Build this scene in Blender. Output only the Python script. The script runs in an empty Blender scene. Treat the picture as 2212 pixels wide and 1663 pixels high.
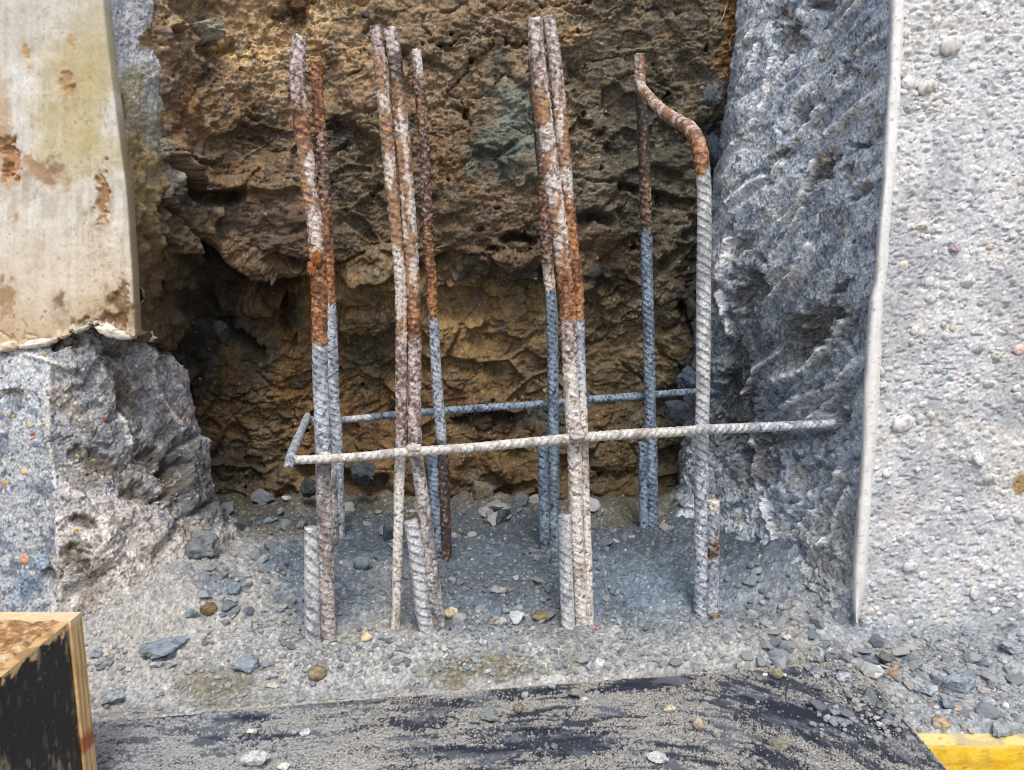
import bpy, math, random
import numpy as np
from mathutils import Vector, Matrix, Quaternion

# ------------------------------------------------------------------ camera, light, exposure
scene = bpy.context.scene
COL = scene.collection
CAM_H = 0.70
PITCH = math.radians(9.2)
W0, H0, F0 = 2211.0, 1663.0, 1609.0          # measuring grid of the photograph
cam_d = bpy.data.cameras.new('camera')
cam_d.sensor_width = 36.0
cam_d.lens = F0 / W0 * 36.0
cam_d.clip_start = 0.02
cam_d.clip_end = 300
cam = bpy.data.objects.new('camera', cam_d)
COL.objects.link(cam)
cam.location = (0, 0, CAM_H)
cam.rotation_euler = (math.pi / 2 - PITCH, 0, 0)
scene.camera = cam

SUN_EL, SUN_AZ = math.radians(58), math.radians(174)   # azimuth clockwise from +Y
world = bpy.data.worlds.new('World')
scene.world = world
world.use_nodes = True
wn = world.node_tree.nodes; wl = world.node_tree.links
sky = wn.new('ShaderNodeTexSky'); sky.sky_type = 'NISHITA'; sky.sun_disc = False
sky.sun_elevation = SUN_EL; sky.sun_rotation = SUN_AZ
sky.air_density = 0.8; sky.dust_density = 4.0; sky.ozone_density = 1.0
wl.new(sky.outputs[0], wn['Background'].inputs[0])
wn['Background'].inputs[1].default_value = 0.15
sun_d = bpy.data.lights.new('sun', 'SUN')
sun_d.energy = 1.5; sun_d.angle = math.radians(16); sun_d.color = (1.0, 0.96, 0.90)
sun = bpy.data.objects.new('sun', sun_d); COL.objects.link(sun)
sdir = Vector((math.sin(SUN_AZ) * math.cos(SUN_EL), math.cos(SUN_AZ) * math.cos(SUN_EL), math.sin(SUN_EL)))
sun.rotation_euler = sdir.to_track_quat('Z', 'Y').to_euler()
sun.location = (0, -3, 5)
vs = scene.view_settings
vs.view_transform = 'Standard'; vs.look = 'None'; vs.gamma = 1.0; vs.use_curve_mapping = False
vs.exposure = 0.40
scene.cycles.filter_width = 1.05

# ------------------------------------------------------------------ measuring helpers
CP, SP = math.cos(PITCH), math.sin(PITCH)

def unproj(px, py, Y):
    u = (np.asarray(px, float) - W0 / 2) / F0
    v = -(np.asarray(py, float) - H0 / 2) / F0
    dy = CP + v * SP; dz = -SP + v * CP
    t = Y / dy
    return np.stack([u * t, np.broadcast_to(Y, t.shape) + 0 * t, CAM_H + dz * t], -1)

def proj(P):
    x = P[..., 0]; y = P[..., 1]; z = P[..., 2] - CAM_H
    dep = y * CP - z * SP; up = y * SP + z * CP
    return W0 / 2 + F0 * x / dep, H0 / 2 - F0 * up / dep

def depth_at(px, py, Y):
    p = unproj(px, py, Y)
    return p[..., 1] * CP - (p[..., 2] - CAM_H) * SP

def on_z(px, py, z):
    u = (px - W0 / 2) / F0; v = -(py - H0 / 2) / F0
    t = (z - CAM_H) / (-SP + v * CP)
    return np.array([u * t, (CP + v * SP) * t, z])

def sstep(x, a, b):
    t = np.clip((x - a) / (b - a), 0, 1)
    return t * t * (3 - 2 * t)

def C(*rgb):
    return np.array(rgb, float) / 255.0

def mix(a, b, t):
    t = np.asarray(t)[..., None] if np.ndim(t) else t
    return a * (1 - t) + b * t

def lin(c):
    c = np.clip(c, 0, 1)
    return np.where(c <= 0.04045, c / 12.92, ((c + 0.055) / 1.055) ** 2.4)

# ------------------------------------------------------------------ noise
_rs = np.random.RandomState(7)
_PERM = _rs.permutation(512).astype(np.int32)
_PERM = np.concatenate([_PERM, _PERM])
_G = _rs.normal(size=(512, 3)); _G /= np.linalg.norm(_G, axis=1)[:, None]
_G = _G.astype(np.float32)

def _hash(i, j, k):
    return _PERM[(_PERM[(_PERM[i & 511] + j) & 511] + k) & 511]

def perlin(P):
    P = np.asarray(P, np.float32)
    I = np.floor(P).astype(np.int32); f = P - I
    w = f * f * f * (f * (f * 6 - 15) + 10)
    out = 0
    for dx in (0, 1):
        wx = w[..., 0] if dx else 1 - w[..., 0]
        for dy in (0, 1):
            wy = w[..., 1] if dy else 1 - w[..., 1]
            for dz in (0, 1):
                wz = w[..., 2] if dz else 1 - w[..., 2]
                g = _G[_hash(I[..., 0] + dx, I[..., 1] + dy, I[..., 2] + dz)]
                d = g[..., 0] * (f[..., 0] - dx) + g[..., 1] * (f[..., 1] - dy) + g[..., 2] * (f[..., 2] - dz)
                out = out + wx * wy * wz * d
    return out * 1.5

def fbm(P, freq, octv=4, gain=0.5, off=0.0):
    s = 0; a = 1.0; q = np.asarray(P) * freq + off
    for o in range(octv):
        s = s + a * perlin(q); q = q * 2.03 + 17.3; a *= gain
    return s

def ridged(P, freq, octv=3, gain=0.5, off=0.0):
    s = 0; a = 1.0; q = np.asarray(P) * freq + off
    for o in range(octv):
        s = s + a * (1 - 2 * np.abs(perlin(q))); q = q * 2.1 + 9.1; a *= gain
    return s

def worley(P, freq, off=0.0):
    q = np.asarray(P, np.float32) * freq + off
    I = np.floor(q).astype(np.int32)
    f1 = np.full(q.shape[:-1], 9.0, np.float32); f2 = f1.copy(); idd = np.zeros(q.shape[:-1], np.int32)
    for dx in (-1, 0, 1):
        for dy in (-1, 0, 1):
            for dz in (-1, 0, 1):
                h = _hash(I[..., 0] + dx, I[..., 1] + dy, I[..., 2] + dz)
                c = _G[h] * 0.45 + 0.5
                v0 = I[..., 0] + dx + c[..., 0] - q[..., 0]
                v1 = I[..., 1] + dy + c[..., 1] - q[..., 1]
                v2 = I[..., 2] + dz + c[..., 2] - q[..., 2]
                d = v0 * v0 + v1 * v1 + v2 * v2
                near = d < f1
                f2 = np.where(near, f1, np.minimum(f2, d))
                idd = np.where(near, h, idd); f1 = np.where(near, d, f1)
    return np.sqrt(f1), np.sqrt(f2), (idd * 37 % 512) / 511.0

def facet(P, freq, wd=0.14, off=0.0):
    f = worley(P, freq, off)
    return (f[2] - .5) * sstep(f[1] - f[0], 0, wd), f

def pix3(px, py, k=0.01):
    return np.stack([px * k, py * k, np.zeros_like(px)], -1)

def blob(px, py, cx, cy, rx, ry, rot=0.0, soft=0.45, jit=None):
    """0..1 mask of one irregular patch of the real surface"""
    a = math.radians(rot); x = px - cx; y = py - cy
    u = (x * math.cos(a) + y * math.sin(a)) / rx; v = (-x * math.sin(a) + y * math.cos(a)) / ry
    r = np.sqrt(u * u + v * v)
    if jit is not None: r = r + jit
    return 1 - sstep(r, 1 - soft, 1 + soft)

def crom(A, t):
    """Catmull-Rom along axis 0"""
    n = A.shape[0]
    i = np.clip(np.floor(t).astype(int), 0, n - 2); f = t - i
    def g(k): return A[np.clip(i + k, 0, n - 1)]
    f = f.reshape((-1,) + (1,) * (A.ndim - 1))
    p0, p1, p2, p3 = g(-1), g(0), g(1), g(2)
    m1 = (p2 - p0) * 0.4; m2 = (p3 - p1) * 0.4
    f2 = f * f; f3 = f2 * f
    return (2 * f3 - 3 * f2 + 1) * p1 + (f3 - 2 * f2 + f) * m1 + (-2 * f3 + 3 * f2) * p2 + (f3 - f2) * m2

def polyd(px, py, pts):
    """distance to a poly-line, and signed vertical offset below it"""
    best = np.full(px.shape, 1e9)
    for (x0, y0), (x1, y1) in zip(pts[:-1], pts[1:]):
        dx, dy = x1 - x0, y1 - y0
        t = np.clip(((px - x0) * dx + (py - y0) * dy) / (dx * dx + dy * dy), 0, 1)
        best = np.minimum(best, np.hypot(px - x0 - t * dx, py - y0 - t * dy))
    return best

# ------------------------------------------------------------------ object helpers
def link(o, parent=None, label=None, cat=None, group=None, kind=None):
    COL.objects.link(o)
    if parent is not None: o.parent = parent
    if label: o['label'] = label
    if cat: o['category'] = cat
    if group: o['group'] = group
    if kind: o['kind'] = kind
    return o

def empty(name, loc, label, cat, group=None):
    o = bpy.data.objects.new(name, None); o.location = loc; o.empty_display_size = 0.05
    return link(o, None, label, cat, group)

def mesh_np(name, V, Q, col=None, mat=None, smooth=True):
    V = np.ascontiguousarray(V, np.float32).reshape(-1, 3); Q = np.ascontiguousarray(Q, np.int32)
    me = bpy.data.meshes.new(name)
    k = Q.shape[1]
    me.vertices.add(len(V)); me.vertices.foreach_set('co', V.ravel())
    me.loops.add(Q.size); me.loops.foreach_set('vertex_index', Q.ravel())
    me.polygons.add(len(Q)); me.polygons.foreach_set('loop_start', np.arange(0, Q.size, k, dtype=np.int32))
    me.polygons.foreach_set('use_smooth', np.full(len(Q), smooth))
    me.update(calc_edges=True)
    if col is not None:
        a = me.color_attributes.new('Col', 'FLOAT_COLOR', 'POINT')
        c4 = np.ones((len(V), 4), np.float32); c4[:, :3] = lin(np.asarray(col).reshape(-1, 3))
        a.data.foreach_set('color', c4.ravel())
    if mat: me.materials.append(mat)
    return me

def grid_faces(nv, nu, flip=False):
    i = np.arange(nv * nu).reshape(nv, nu)
    q = np.stack([i[:-1, :-1], i[:-1, 1:], i[1:, 1:], i[1:, :-1]], -1).reshape(-1, 4)
    return q[:, ::-1] if flip else q

def normals(P):
    du = np.gradient(P, axis=1); dv = np.gradient(P, axis=0)
    n = np.cross(du, dv); n /= np.linalg.norm(n, axis=-1)[..., None] + 1e-12
    return n

SURF = {}

def sheet(name, ctrl, step, disp, color, mat, parent=None, fine=0.0, usc=1.0, **kw):
    A = np.array(ctrl, float)
    R, Cn = A.shape[:2]
    hu = np.hypot(np.diff(A[..., 0], axis=1), np.diff(A[..., 1], axis=1)).sum(1).mean()
    hv = np.hypot(np.diff(A[..., 0], axis=0), np.diff(A[..., 1], axis=0)).sum(0).mean()
    nu, nv = max(8, int(hu / step * usc)), max(8, int(hv / step))
    # even spacing in measured length
    def even(n, lens):
        cum = np.concatenate([[0], np.cumsum(lens)]); return np.interp(np.linspace(0, cum[-1], n), cum, np.arange(len(cum)))
    lv = np.hypot(np.diff(A[..., 0], axis=0), np.diff(A[..., 1], axis=0)).mean(1)
    lu = np.hypot(np.diff(A[..., 0], axis=1), np.diff(A[..., 1], axis=1)).mean(0)
    B = crom(A, even(nv, lv)); B = crom(B.transpose(1, 0, 2), even(nu, lu)).transpose(1, 0, 2)
    px, py = B[..., 0], B[..., 1]
    P = unproj(px, py, B[..., 2])
    N = normals(P)
    s = np.sign((N * (np.array([0, 0, CAM_H]) - P)).sum(-1).mean()) or 1
    N = N * s
    d = disp(P, px, py)
    P2 = P + N * d[..., None]
    N2 = normals(P2) * s
    if fine:
        P2 = P2 + N2 * (fine * (fbm(P2, 85, 3, .65, 1.7) + .6 * fbm(P2, 260, 2, .7)))[..., None]
        N2 = normals(P2) * s
    c = color(P2, px, py, d)
    flip = s < 0
    me = mesh_np(name, P2, grid_faces(nv, nu, flip), c, mat)
    o = bpy.data.objects.new(name, me)
    if parent is not None: o.location = -parent.location
    link(o, parent, **kw)
    SURF[name] = (P2, N2, px, py)
    return o

def surf_mat(name, rough=0.9, nscale=300.0, cvar=0.3, bump=0.4, bdist=0.002, spec=0.25, speck=0.0, tint=None, objrand=None, coat=0.0):
    m = bpy.data.materials.new(name); m.use_nodes = True
    n = m.node_tree.nodes; l = m.node_tree.links
    b = n['Principled BSDF']; b.inputs['Roughness'].default_value = rough
    b.inputs['Specular IOR Level'].default_value = spec
    if coat: b.inputs['Coat Weight'].default_value = coat
    tc = n.new('ShaderNodeTexCoord')
    no = n.new('ShaderNodeTexNoise'); no.inputs['Scale'].default_value = nscale
    no.inputs['Detail'].default_value = 5; no.inputs['Roughness'].default_value = 0.65
    l.new(tc.outputs['Object'], no.inputs['Vector'])
    mr = n.new('ShaderNodeMapRange'); mr.inputs[1].default_value = 0.28; mr.inputs[2].default_value = 0.72
    mr.inputs[3].default_value = 1 - cvar; mr.inputs[4].default_value = 1 + cvar
    l.new(no.outputs[0], mr.inputs[0])
    if objrand is None:
        at = n.new('ShaderNodeAttribute'); at.attribute_name = 'Col'; src = at.outputs['Color']
    else:
        oi = n.new('ShaderNodeObjectInfo'); rp = n.new('ShaderNodeValToRGB')
        l.new(oi.outputs['Random'], rp.inputs[0])
        rp.color_ramp.interpolation = 'CONSTANT'
        els = rp.color_ramp.elements
        while len(els) > 1: els.remove(els[-1])
        for i, c in enumerate(objrand):
            e = els[0] if i == 0 else els.new(i / len(objrand))
            e.position = i / len(objrand); e.color = (*lin(np.array(c) / 255.0), 1)
        src = rp.outputs[0]
    mul = n.new('ShaderNodeMix'); mul.data_type = 'RGBA'; mul.blend_type = 'MULTIPLY'; mul.inputs[0].default_value = 1
    l.new(src, mul.inputs[6]); l.new(mr.outputs[0], mul.inputs[7])
    out = mul.outputs[2]
    if speck > 0:
        vo = n.new('ShaderNodeTexNoise'); vo.inputs['Scale'].default_value = nscale * 2.3
        vo.inputs['Detail'].default_value = 2
        l.new(tc.outputs['Object'], vo.inputs['Vector'])
        m2 = n.new('ShaderNodeMapRange'); m2.inputs[1].default_value = 0.60; m2.inputs[2].default_value = 0.70
        m2.inputs[3].default_value = 0; m2.inputs[4].default_value = speck
        l.new(vo.outputs[0], m2.inputs[0])
        mm = n.new('ShaderNodeMix'); mm.data_type = 'RGBA'; mm.inputs[7].default_value = (0.55, 0.57, 0.58, 1)
        l.new(m2.outputs[0], mm.inputs[0]); l.new(out, mm.inputs[6]); out = mm.outputs[2]
    l.new(out, b.inputs['Base Color'])
    if bump > 0:
        bp = n.new('ShaderNodeBump'); bp.inputs['Strength'].default_value = bump; bp.inputs['Distance'].default_value = bdist
        l.new(no.outputs[0], bp.inputs['Height']); l.new(bp.outputs[0], b.inputs['Normal'])
    return m

M_soil = surf_mat('soil', 0.95, 240, 0.30, 0.6, 0.002, 0.15)
M_conc = surf_mat('broken_concrete', 0.92, 330, 0.34, 0.5, 0.0018, 0.25, speck=0.25)
M_rough = surf_mat('exposed_aggregate_render', 0.95, 260, 0.12, 0.5, 0.0018, 0.15)
M_smooth = surf_mat('smooth_mortar', 0.8, 120, 0.08, 0.15, 0.001, 0.3)
M_panel = surf_mat('aged_plaster', 0.7, 160, 0.12, 0.15, 0.001, 0.3)
M_ground = surf_mat('dust_and_rubble', 0.95, 380, 0.28, 0.7, 0.0018, 0.15, speck=0.25)
M_board = surf_mat('film_faced_board', 0.42, 500, 0.25, 0.25, 0.001, 0.35)
M_steel = surf_mat('rebar_steel', 0.62, 450, 0.22, 0.4, 0.0010, 0.35)
M_stone = surf_mat('stone', 0.92, 420, 0.28, 0.6, 0.0015, 0.2, speck=0.2)
M_wood = surf_mat('wood', 0.75, 200, 0.15, 0.2, 0.001, 0.3)
M_chip = surf_mat('rubble_chip', 0.93, 420, 0.28, 0.6, 0.0015, 0.2,
                  objrand=[(132, 139, 144), (150, 155, 158), (114, 122, 130), (168, 171, 171), (124, 130, 134), (140, 143, 142), (106, 114, 122), (156, 158, 156), (138, 145, 150)])

# ------------------------------------------------------------------ soil bank
ys = [-360, -330, -100, 100, 300, 440, 540, 610, 690, 800, 950, 1080, 1200, 1260]
soilY = {  # px : Y per row
    180: [3.2, 1.72, 1.66, 1.66, 1.64, 1.62, 1.62, 1.68, 1.74, 1.80, 1.85, 1.85, 1.85, 1.85],
    345: [3.2, 1.76, 1.66, 1.63, 1.60, 1.60, 1.63, 1.70, 1.80, 1.90, 1.92, 1.92, 1.92, 1.92],
    470: [3.2, 1.84, 1.80, 1.78, 1.76, 1.76, 1.78, 1.84, 1.92, 1.98, 2.00, 1.98, 1.95, 1.95],
    700: [3.2, 1.90, 1.88, 1.87, 1.87, 1.86, 1.85, 1.88, 1.97, 2.02, 2.03, 1.99, 1.95, 1.95],
    950: [3.2, 1.92, 1.90, 1.90, 1.91, 1.90, 1.90, 1.95, 2.00, 2.02, 2.03, 1.99, 1.95, 1.95],
    1200: [3.2, 1.92, 1.91, 1.92, 1.93, 1.93, 1.93, 1.96, 2.00, 2.02, 2.03, 2.00, 1.96, 1.96],
    1400: [3.2, 1.93, 1.92, 1.94, 1.96, 1.97, 1.97, 1.99, 2.02, 2.04, 2.05, 2.02, 1.98, 1.98],
    1560: [3.2, 1.93, 1.90, 1.92, 1.96, 1.98, 1.99, 2.00, 2.02, 2.05, 2.08, 2.08, 2.06, 2.06],
    1760: [3.2, 1.95, 1.93, 1.95, 2.00, 2.02, 2.04, 2.06, 2.08, 2.12, 2.16, 2.16, 2.14, 2.14],
}
soil_ctrl = [[(x, y, soilY[x][r]) for x in soilY] for r, y in enumerate(ys)]

LEDGES = [  # overhanging clods: curve, depth, height of the hollow under them
    ([(388, 345), (402, 385), (440, 410), (480, 414), (525, 398)], 0.075, 30),
    ([(430, 512), (480, 548), (530, 590), (590, 612), (640, 612), (680, 606)], 0.085, 34),
    ([(700, 600), (760, 606), (830, 588), (880, 568), (960, 560)], 0.050, 26),
    ([(505, 715), (530, 708), (565, 740)], 0.08, 40),
    ([(1085, 506), (1112, 500), (1155, 506)], 0.045, 22),
    ([(1240, 462), (1275, 455), (1310, 470)], 0.05, 26),
    ([(1330, 395), (1400, 405), (1460, 430), (1500, 440)], 0.03, 22),
    ([(1470, 640), (1500, 690), (1520, 720)], 0.05, 40),
    ([(335, 740), (370, 770), (400, 800), (412, 850)], 0.05, 60),
    ([(640, 650), (655, 700), (630, 740)], 0.03, 26),
    ([(980, 900), (1050, 885), (1130, 890)], 0.025, 30),
    ([(640, 1000), (700, 1005), (790, 1030), (830, 1020)], 0.05, 45),
    ([(960, 1090), (1020, 1108), (1070, 1092), (1110, 1090)], 0.02, 18),
    ([(830, 95), (850, 110), (880, 105)], 0.03, 18),
    ([(430, 88), (470, 106), (500, 80)], 0.03, 22),
    ([(372, 60), (385, 70)], 0.05, 28),
    ([(725, 318), (750, 300)], 0.03, 14),
    ([(975, 228), (1000, 236), (1040, 300), (1020, 330)], 0.02, 16),
    ([(540, 240), (560, 242)], 0.02, 10),
    ([(405, 330), (420, 345), (470, 350)], 0.02, 16),
    ([(595, 655), (612, 700), (608, 735)], 0.03, 16),
]
CRACKS = [([(1250, 752), (1300, 735), (1350, 700), (1385, 668), (1440, 622)], 2.4, 0.012),
          ([(1385, 640), (1405, 600), (1440, 560)], 2.0, 0.008),
          ([(560, 800), (600, 835), (660, 850), (700, 800)], 3.0, 0.012),
          ([(1330, 1055), (1355, 1035), (1385, 1020)], 2.0, 0.008),
          ([(610, 665), (612, 720)], 5.0, 0.03), ([(700, 1140), (690, 1080)], 4, 0.01),
          ([(860, 520), (900, 540), (950, 535)], 3.0, 0.012),
          ([(450, 600), (520, 640), (600, 650)], 3.0, 0.014)]

def soil_cracks(P):
    q = P * np.array([.8, .8, 1.25]) + fbm(P, 16, 3, .6)[..., None] * .018
    n = fbm(q, 8.5, 2, .4, 14.0)
    return np.exp(-(n / .018) ** 2) * sstep(fbm(P, 4.5, 2, .5, 6.), -.05, .25)
def soil_smooth(P, py):
    return sstep(fbm(P, 5.0, 3, .5, 12.) + .25 * sstep(py, 250, 600) - .1 * (1 - sstep(py, 60, 200)), -.12, .25)
def soil_disp(P, px, py):
    q = pix3(px, py)
    wob = fbm(q, 1.5, 3, .4) * 18
    sm = soil_smooth(P, py)
    d = 0.045 * fbm(P, 3.2, 2, off=4.2)
    lump = sstep(py, 60, 380)
    fv, fac = facet(P * np.array([1.0, 1.0, 1.35]) + fbm(P, 9, 3, .55)[..., None] * 0.03, 8.0, .16)
    d = d + 0.060 * fv * (0.35 + 0.65 * lump)
    fv2, _ = facet(P * np.array([1.0, 1.0, 1.2]) + fbm(P, 25, 2)[..., None] * 0.008, 22.0, .14)
    d = d + 0.016 * fv2
    d = d + 0.010 * fbm(P, 13, 3, 0.45, 3.3) + .0030 * fbm(P * np.array([.7, 1, 2.0]), 55, 3, .65, 9.1)
    d = d + 0.0050 * fbm(P * np.array([0.8, 1, 1.2]), 36, 3, 0.6) * (1 - .7 * sm)
    w = worley(P, 95.0)
    d = d + 0.0035 * (0.6 - w[0]) * (1.15 - sm)
    d = d + 0.0030 * fbm(P * np.array([.8, 1, 1.5]), 130, 3, 0.7) * (1.1 - .5 * sm)
    pit = fbm(P, 20, 3, 0.6, 8.8)
    d = d - 0.034 * sstep(pit, 0.70, 0.88) * (1 - sm * .9)
    d = d - 0.012 * soil_cracks(P)
    for pts, dep, hh in LEDGES:
        xs = [p[0] for p in pts]; yy = [p[1] for p in pts]
        yc = np.interp(px, xs, yy) if xs[-1] > xs[0] else np.interp(px, xs[::-1], yy[::-1])
        x0, x1 = min(xs), max(xs)
        e = sstep(px, x0 - 14, x0 + 10) * (1 - sstep(px, x1 - 10, x1 + 14))
        t = py + wob * 0.7 - yc
        hollow = sstep(t, -3, 8) * (1 - sstep(t, hh * 0.3, hh * 1.3))
        lip = sstep(t, -hh * 1.4, -4) * (1 - sstep(t, -3, 3))
        d = d + e * (-dep * 1.0 * hollow + 0.35 * dep * lip)
    for pts, wd, dep in CRACKS:
        dd = polyd(px + wob * 0.5, py + wob * 0.35, pts)
        d = d - dep * (1 - sstep(dd, wd * 0.4, wd * 1.8))
    return d

SOIL_PATCH = [  # px, py, rx, ry, rot, colour, strength, softness
    (640, 60, 260, 110, 5, (176, 136, 82), 0.75, .6), (760, 20, 120, 45, 0, (196, 160, 98), 0.7, .5),
    (530, 105, 60, 26, 0, (196, 158, 92), 0.8, .5), (420, 25, 60, 40, 0, (150, 120, 80), 0.5, .5),
    (420, 240, 55, 75, 0, (140, 96, 48), 0.85, .5), (500, 250, 70, 60, 0, (124, 92, 54), 0.6, .6),
    (620, 170, 45, 55, 0, (176, 142, 96), 0.6, .6), (500, 370, 75, 40, 0, (134, 96, 54), 0.8, .4),
    (620, 30, 40, 18, 0, (104, 70, 40), 0.8, .3), (640, 12, 28, 22, 0, (92, 62, 38), 0.85, .3),
    (560, 300, 90, 50, 20, (112, 84, 54), 0.6, .6), (560, 470, 80, 70, 0, (120, 92, 66), 0.6, .6),
    (600, 460, 50, 40, 0, (122, 96, 76), 0.5, .5), (480, 470, 60, 40, 0, (104, 82, 56), 0.6, .5),
    (980, 60, 220, 70, 0, (132, 106, 72), 0.6, .6), (860, 110, 80, 60, 0, (134, 104, 72), 0.4, .6),
    (730, 290, 34, 36, 0, (60, 62, 58), 0.8, .4), (780, 380, 90, 90, 0, (96, 86, 62), 0.7, .5),
    (1000, 330, 60, 90, 0, (104, 78, 48), 0.6, .6), (950, 350, 30, 50, 0, (136, 98, 58), 0.6, .5),
    (1120, 270, 75, 120, 8, (104, 112, 98), 0.90, .35), (1060, 330, 60, 40, 0, (92, 100, 86), 0.8, .4),
    (1080, 130, 24, 40, 0, (82, 86, 80), 0.7, .5), (1000, 130, 120, 60, 0, (96, 82, 58), 0.5, .6),
    (1360, 120, 170, 130, 0, (104, 92, 68), 0.7, .6), (1400, 330, 150, 120, 0, (82, 78, 62), 0.8, .6),
    (1230, 85, 17, 18, 0, (156, 112, 52), 0.8, .5), (1440, 72, 18, 24, 0, (138, 104, 52), 0.7, .5),
    (1300, 430, 110, 60, 0, (98, 90, 76), 0.6, .6), (1265, 395, 36, 28, 0, (118, 106, 94), 0.5, .5),
    (1585, 75, 30, 130, 0, (132, 86, 42), 0.9, .35), (1560, 150, 24, 30, 0, (140, 92, 46), 0.8, .4),
    (1535, 200, 26, 36, 0, (96, 104, 104), 0.85, .35), (1540, 330, 28, 70, 5, (58, 70, 82), 0.9, .35),
    (1060, 605, 115, 36, 0, (52, 52, 48), 0.92, .35), (1150, 590, 40, 24, 0, (50, 50, 48), 0.8, .4),
    (1290, 590, 34, 26, 0, (56, 58, 54), 0.85, .4), (620, 690, 90, 60, 0, (150, 106, 52), 0.8, .5),
    (1000, 700, 250, 95, 0, (160, 122, 66), 0.9, .6), (800, 640, 110, 50, 0, (156, 120, 66), 0.8, .6),
    (1300, 760, 170, 120, 0, (134, 108, 66), 0.8, .6), (560, 850, 150, 130, 0, (132, 92, 44), 0.85, .5),
    (800, 900, 260, 140, 0, (136, 96, 46), 0.75, .6), (1100, 960, 220, 90, 0, (108, 80, 42), 0.6, .6),
    (800, 780, 48, 60, 0, (104, 94, 66), 0.7, .5), (1000, 780, 60, 40, 0, (130, 98, 54), 0.5, .5),
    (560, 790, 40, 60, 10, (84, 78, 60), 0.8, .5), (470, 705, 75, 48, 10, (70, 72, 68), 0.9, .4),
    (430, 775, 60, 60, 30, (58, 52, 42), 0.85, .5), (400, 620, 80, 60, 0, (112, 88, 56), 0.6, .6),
    (570, 975, 60, 130, 5, (96, 82, 52), 0.5, .6), (1040, 1062, 48, 44, 0, (106, 98, 84), 0.75, .3),
    (950, 1060, 90, 50, 0, (126, 88, 40), 0.7, .5), (1090, 1105, 60, 24, 0, (64, 76, 84), 0.9, .4),
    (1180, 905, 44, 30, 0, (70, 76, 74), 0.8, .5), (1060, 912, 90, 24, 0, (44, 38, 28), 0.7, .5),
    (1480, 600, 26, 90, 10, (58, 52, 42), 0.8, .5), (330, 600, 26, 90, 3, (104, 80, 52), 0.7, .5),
    (1300, 1020, 130, 70, 0, (104, 82, 46), 0.6, .6), (500, 1000, 90, 60, 10, (74, 66, 50), 0.7, .5),
    (330, 410, 55, 90, 0, (128, 116, 84), 0.7, .5), (320, 300, 40, 60, 0, (150, 132, 88), 0.6, .5),
    (375, 385, 22, 40, 0, (168, 168, 152), 0.7, .4), (350, 300, 22, 60, 0, (132, 134, 118), 0.7, .5),
]

def soil_color(P, px, py, d):
    q = pix3(px, py)
    n1 = fbm(q, 0.9, 4, 0.55); n2 = fbm(P, 60, 3, 0.6); n3 = fbm(P, 170, 2, 0.7, 5.0)
    jx = fbm(q, 2.2, 4, 0.6, 9.0) * 0.55
    top = mix(C(144, 112, 76), C(116, 92, 64), sstep(py, 80, 420))
    c = mix(top, C(122, 94, 56), sstep(py, 480, 640))
    c = mix(c, C(92, 84, 64), sstep(px, 1180, 1500) * 0.8)
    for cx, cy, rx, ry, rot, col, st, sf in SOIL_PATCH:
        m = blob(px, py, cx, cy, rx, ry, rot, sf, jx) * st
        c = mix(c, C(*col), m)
    c = mix(c, C(150, 116, 70), np.clip(n1, 0, 1) * 0.35)
    c = mix(c, C(62, 52, 40), np.clip(-n1 - 0.05, 0, 1) * 0.6)
    g = fbm(q, 3.0, 3, 0.6, 31.0)
    c = mix(c, C(104, 98, 84), sstep(g, 0.15, 0.5) * 0.5)
    c = mix(c, C(178, 150, 104), sstep(n2, 0.30, 0.7) * 0.30 * (1 - sstep(py, 250, 520) * 0.8))
    w = worley(P, 120, 3.0)
    c = mix(c, C(196, 172, 128), (w[2] > 0.93) * (1 - sstep(w[0], 0.2, 0.4)) * 0.6)
    c = mix(c, C(58, 44, 30), sstep(-n2, 0.30, 0.65) * 0.4)
    sm = soil_smooth(P, py); c = mix(c, C(52, 42, 32), soil_cracks(P) * .6)
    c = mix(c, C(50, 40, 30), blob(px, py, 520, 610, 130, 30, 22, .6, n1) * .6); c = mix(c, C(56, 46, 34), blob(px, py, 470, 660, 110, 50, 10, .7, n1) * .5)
    c = c * (1 + (0.34 - .18 * sm[..., None]) * n3[..., None])
    g_ = c.mean(-1, keepdims=True)
    m_ = C(112, 88, 58); c = m_ + (c - m_) * 1.2; g_ = c.mean(-1, keepdims=True)
    return np.clip(c * .62 + g_ * .38, .03, 1) * (1.06 - .06 * sstep(py, 200, 600))[..., None]

soil = sheet('soil_bank', soil_ctrl, 2.5, soil_disp, soil_color, M_soil, fine=.0014, kind='structure')

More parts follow.
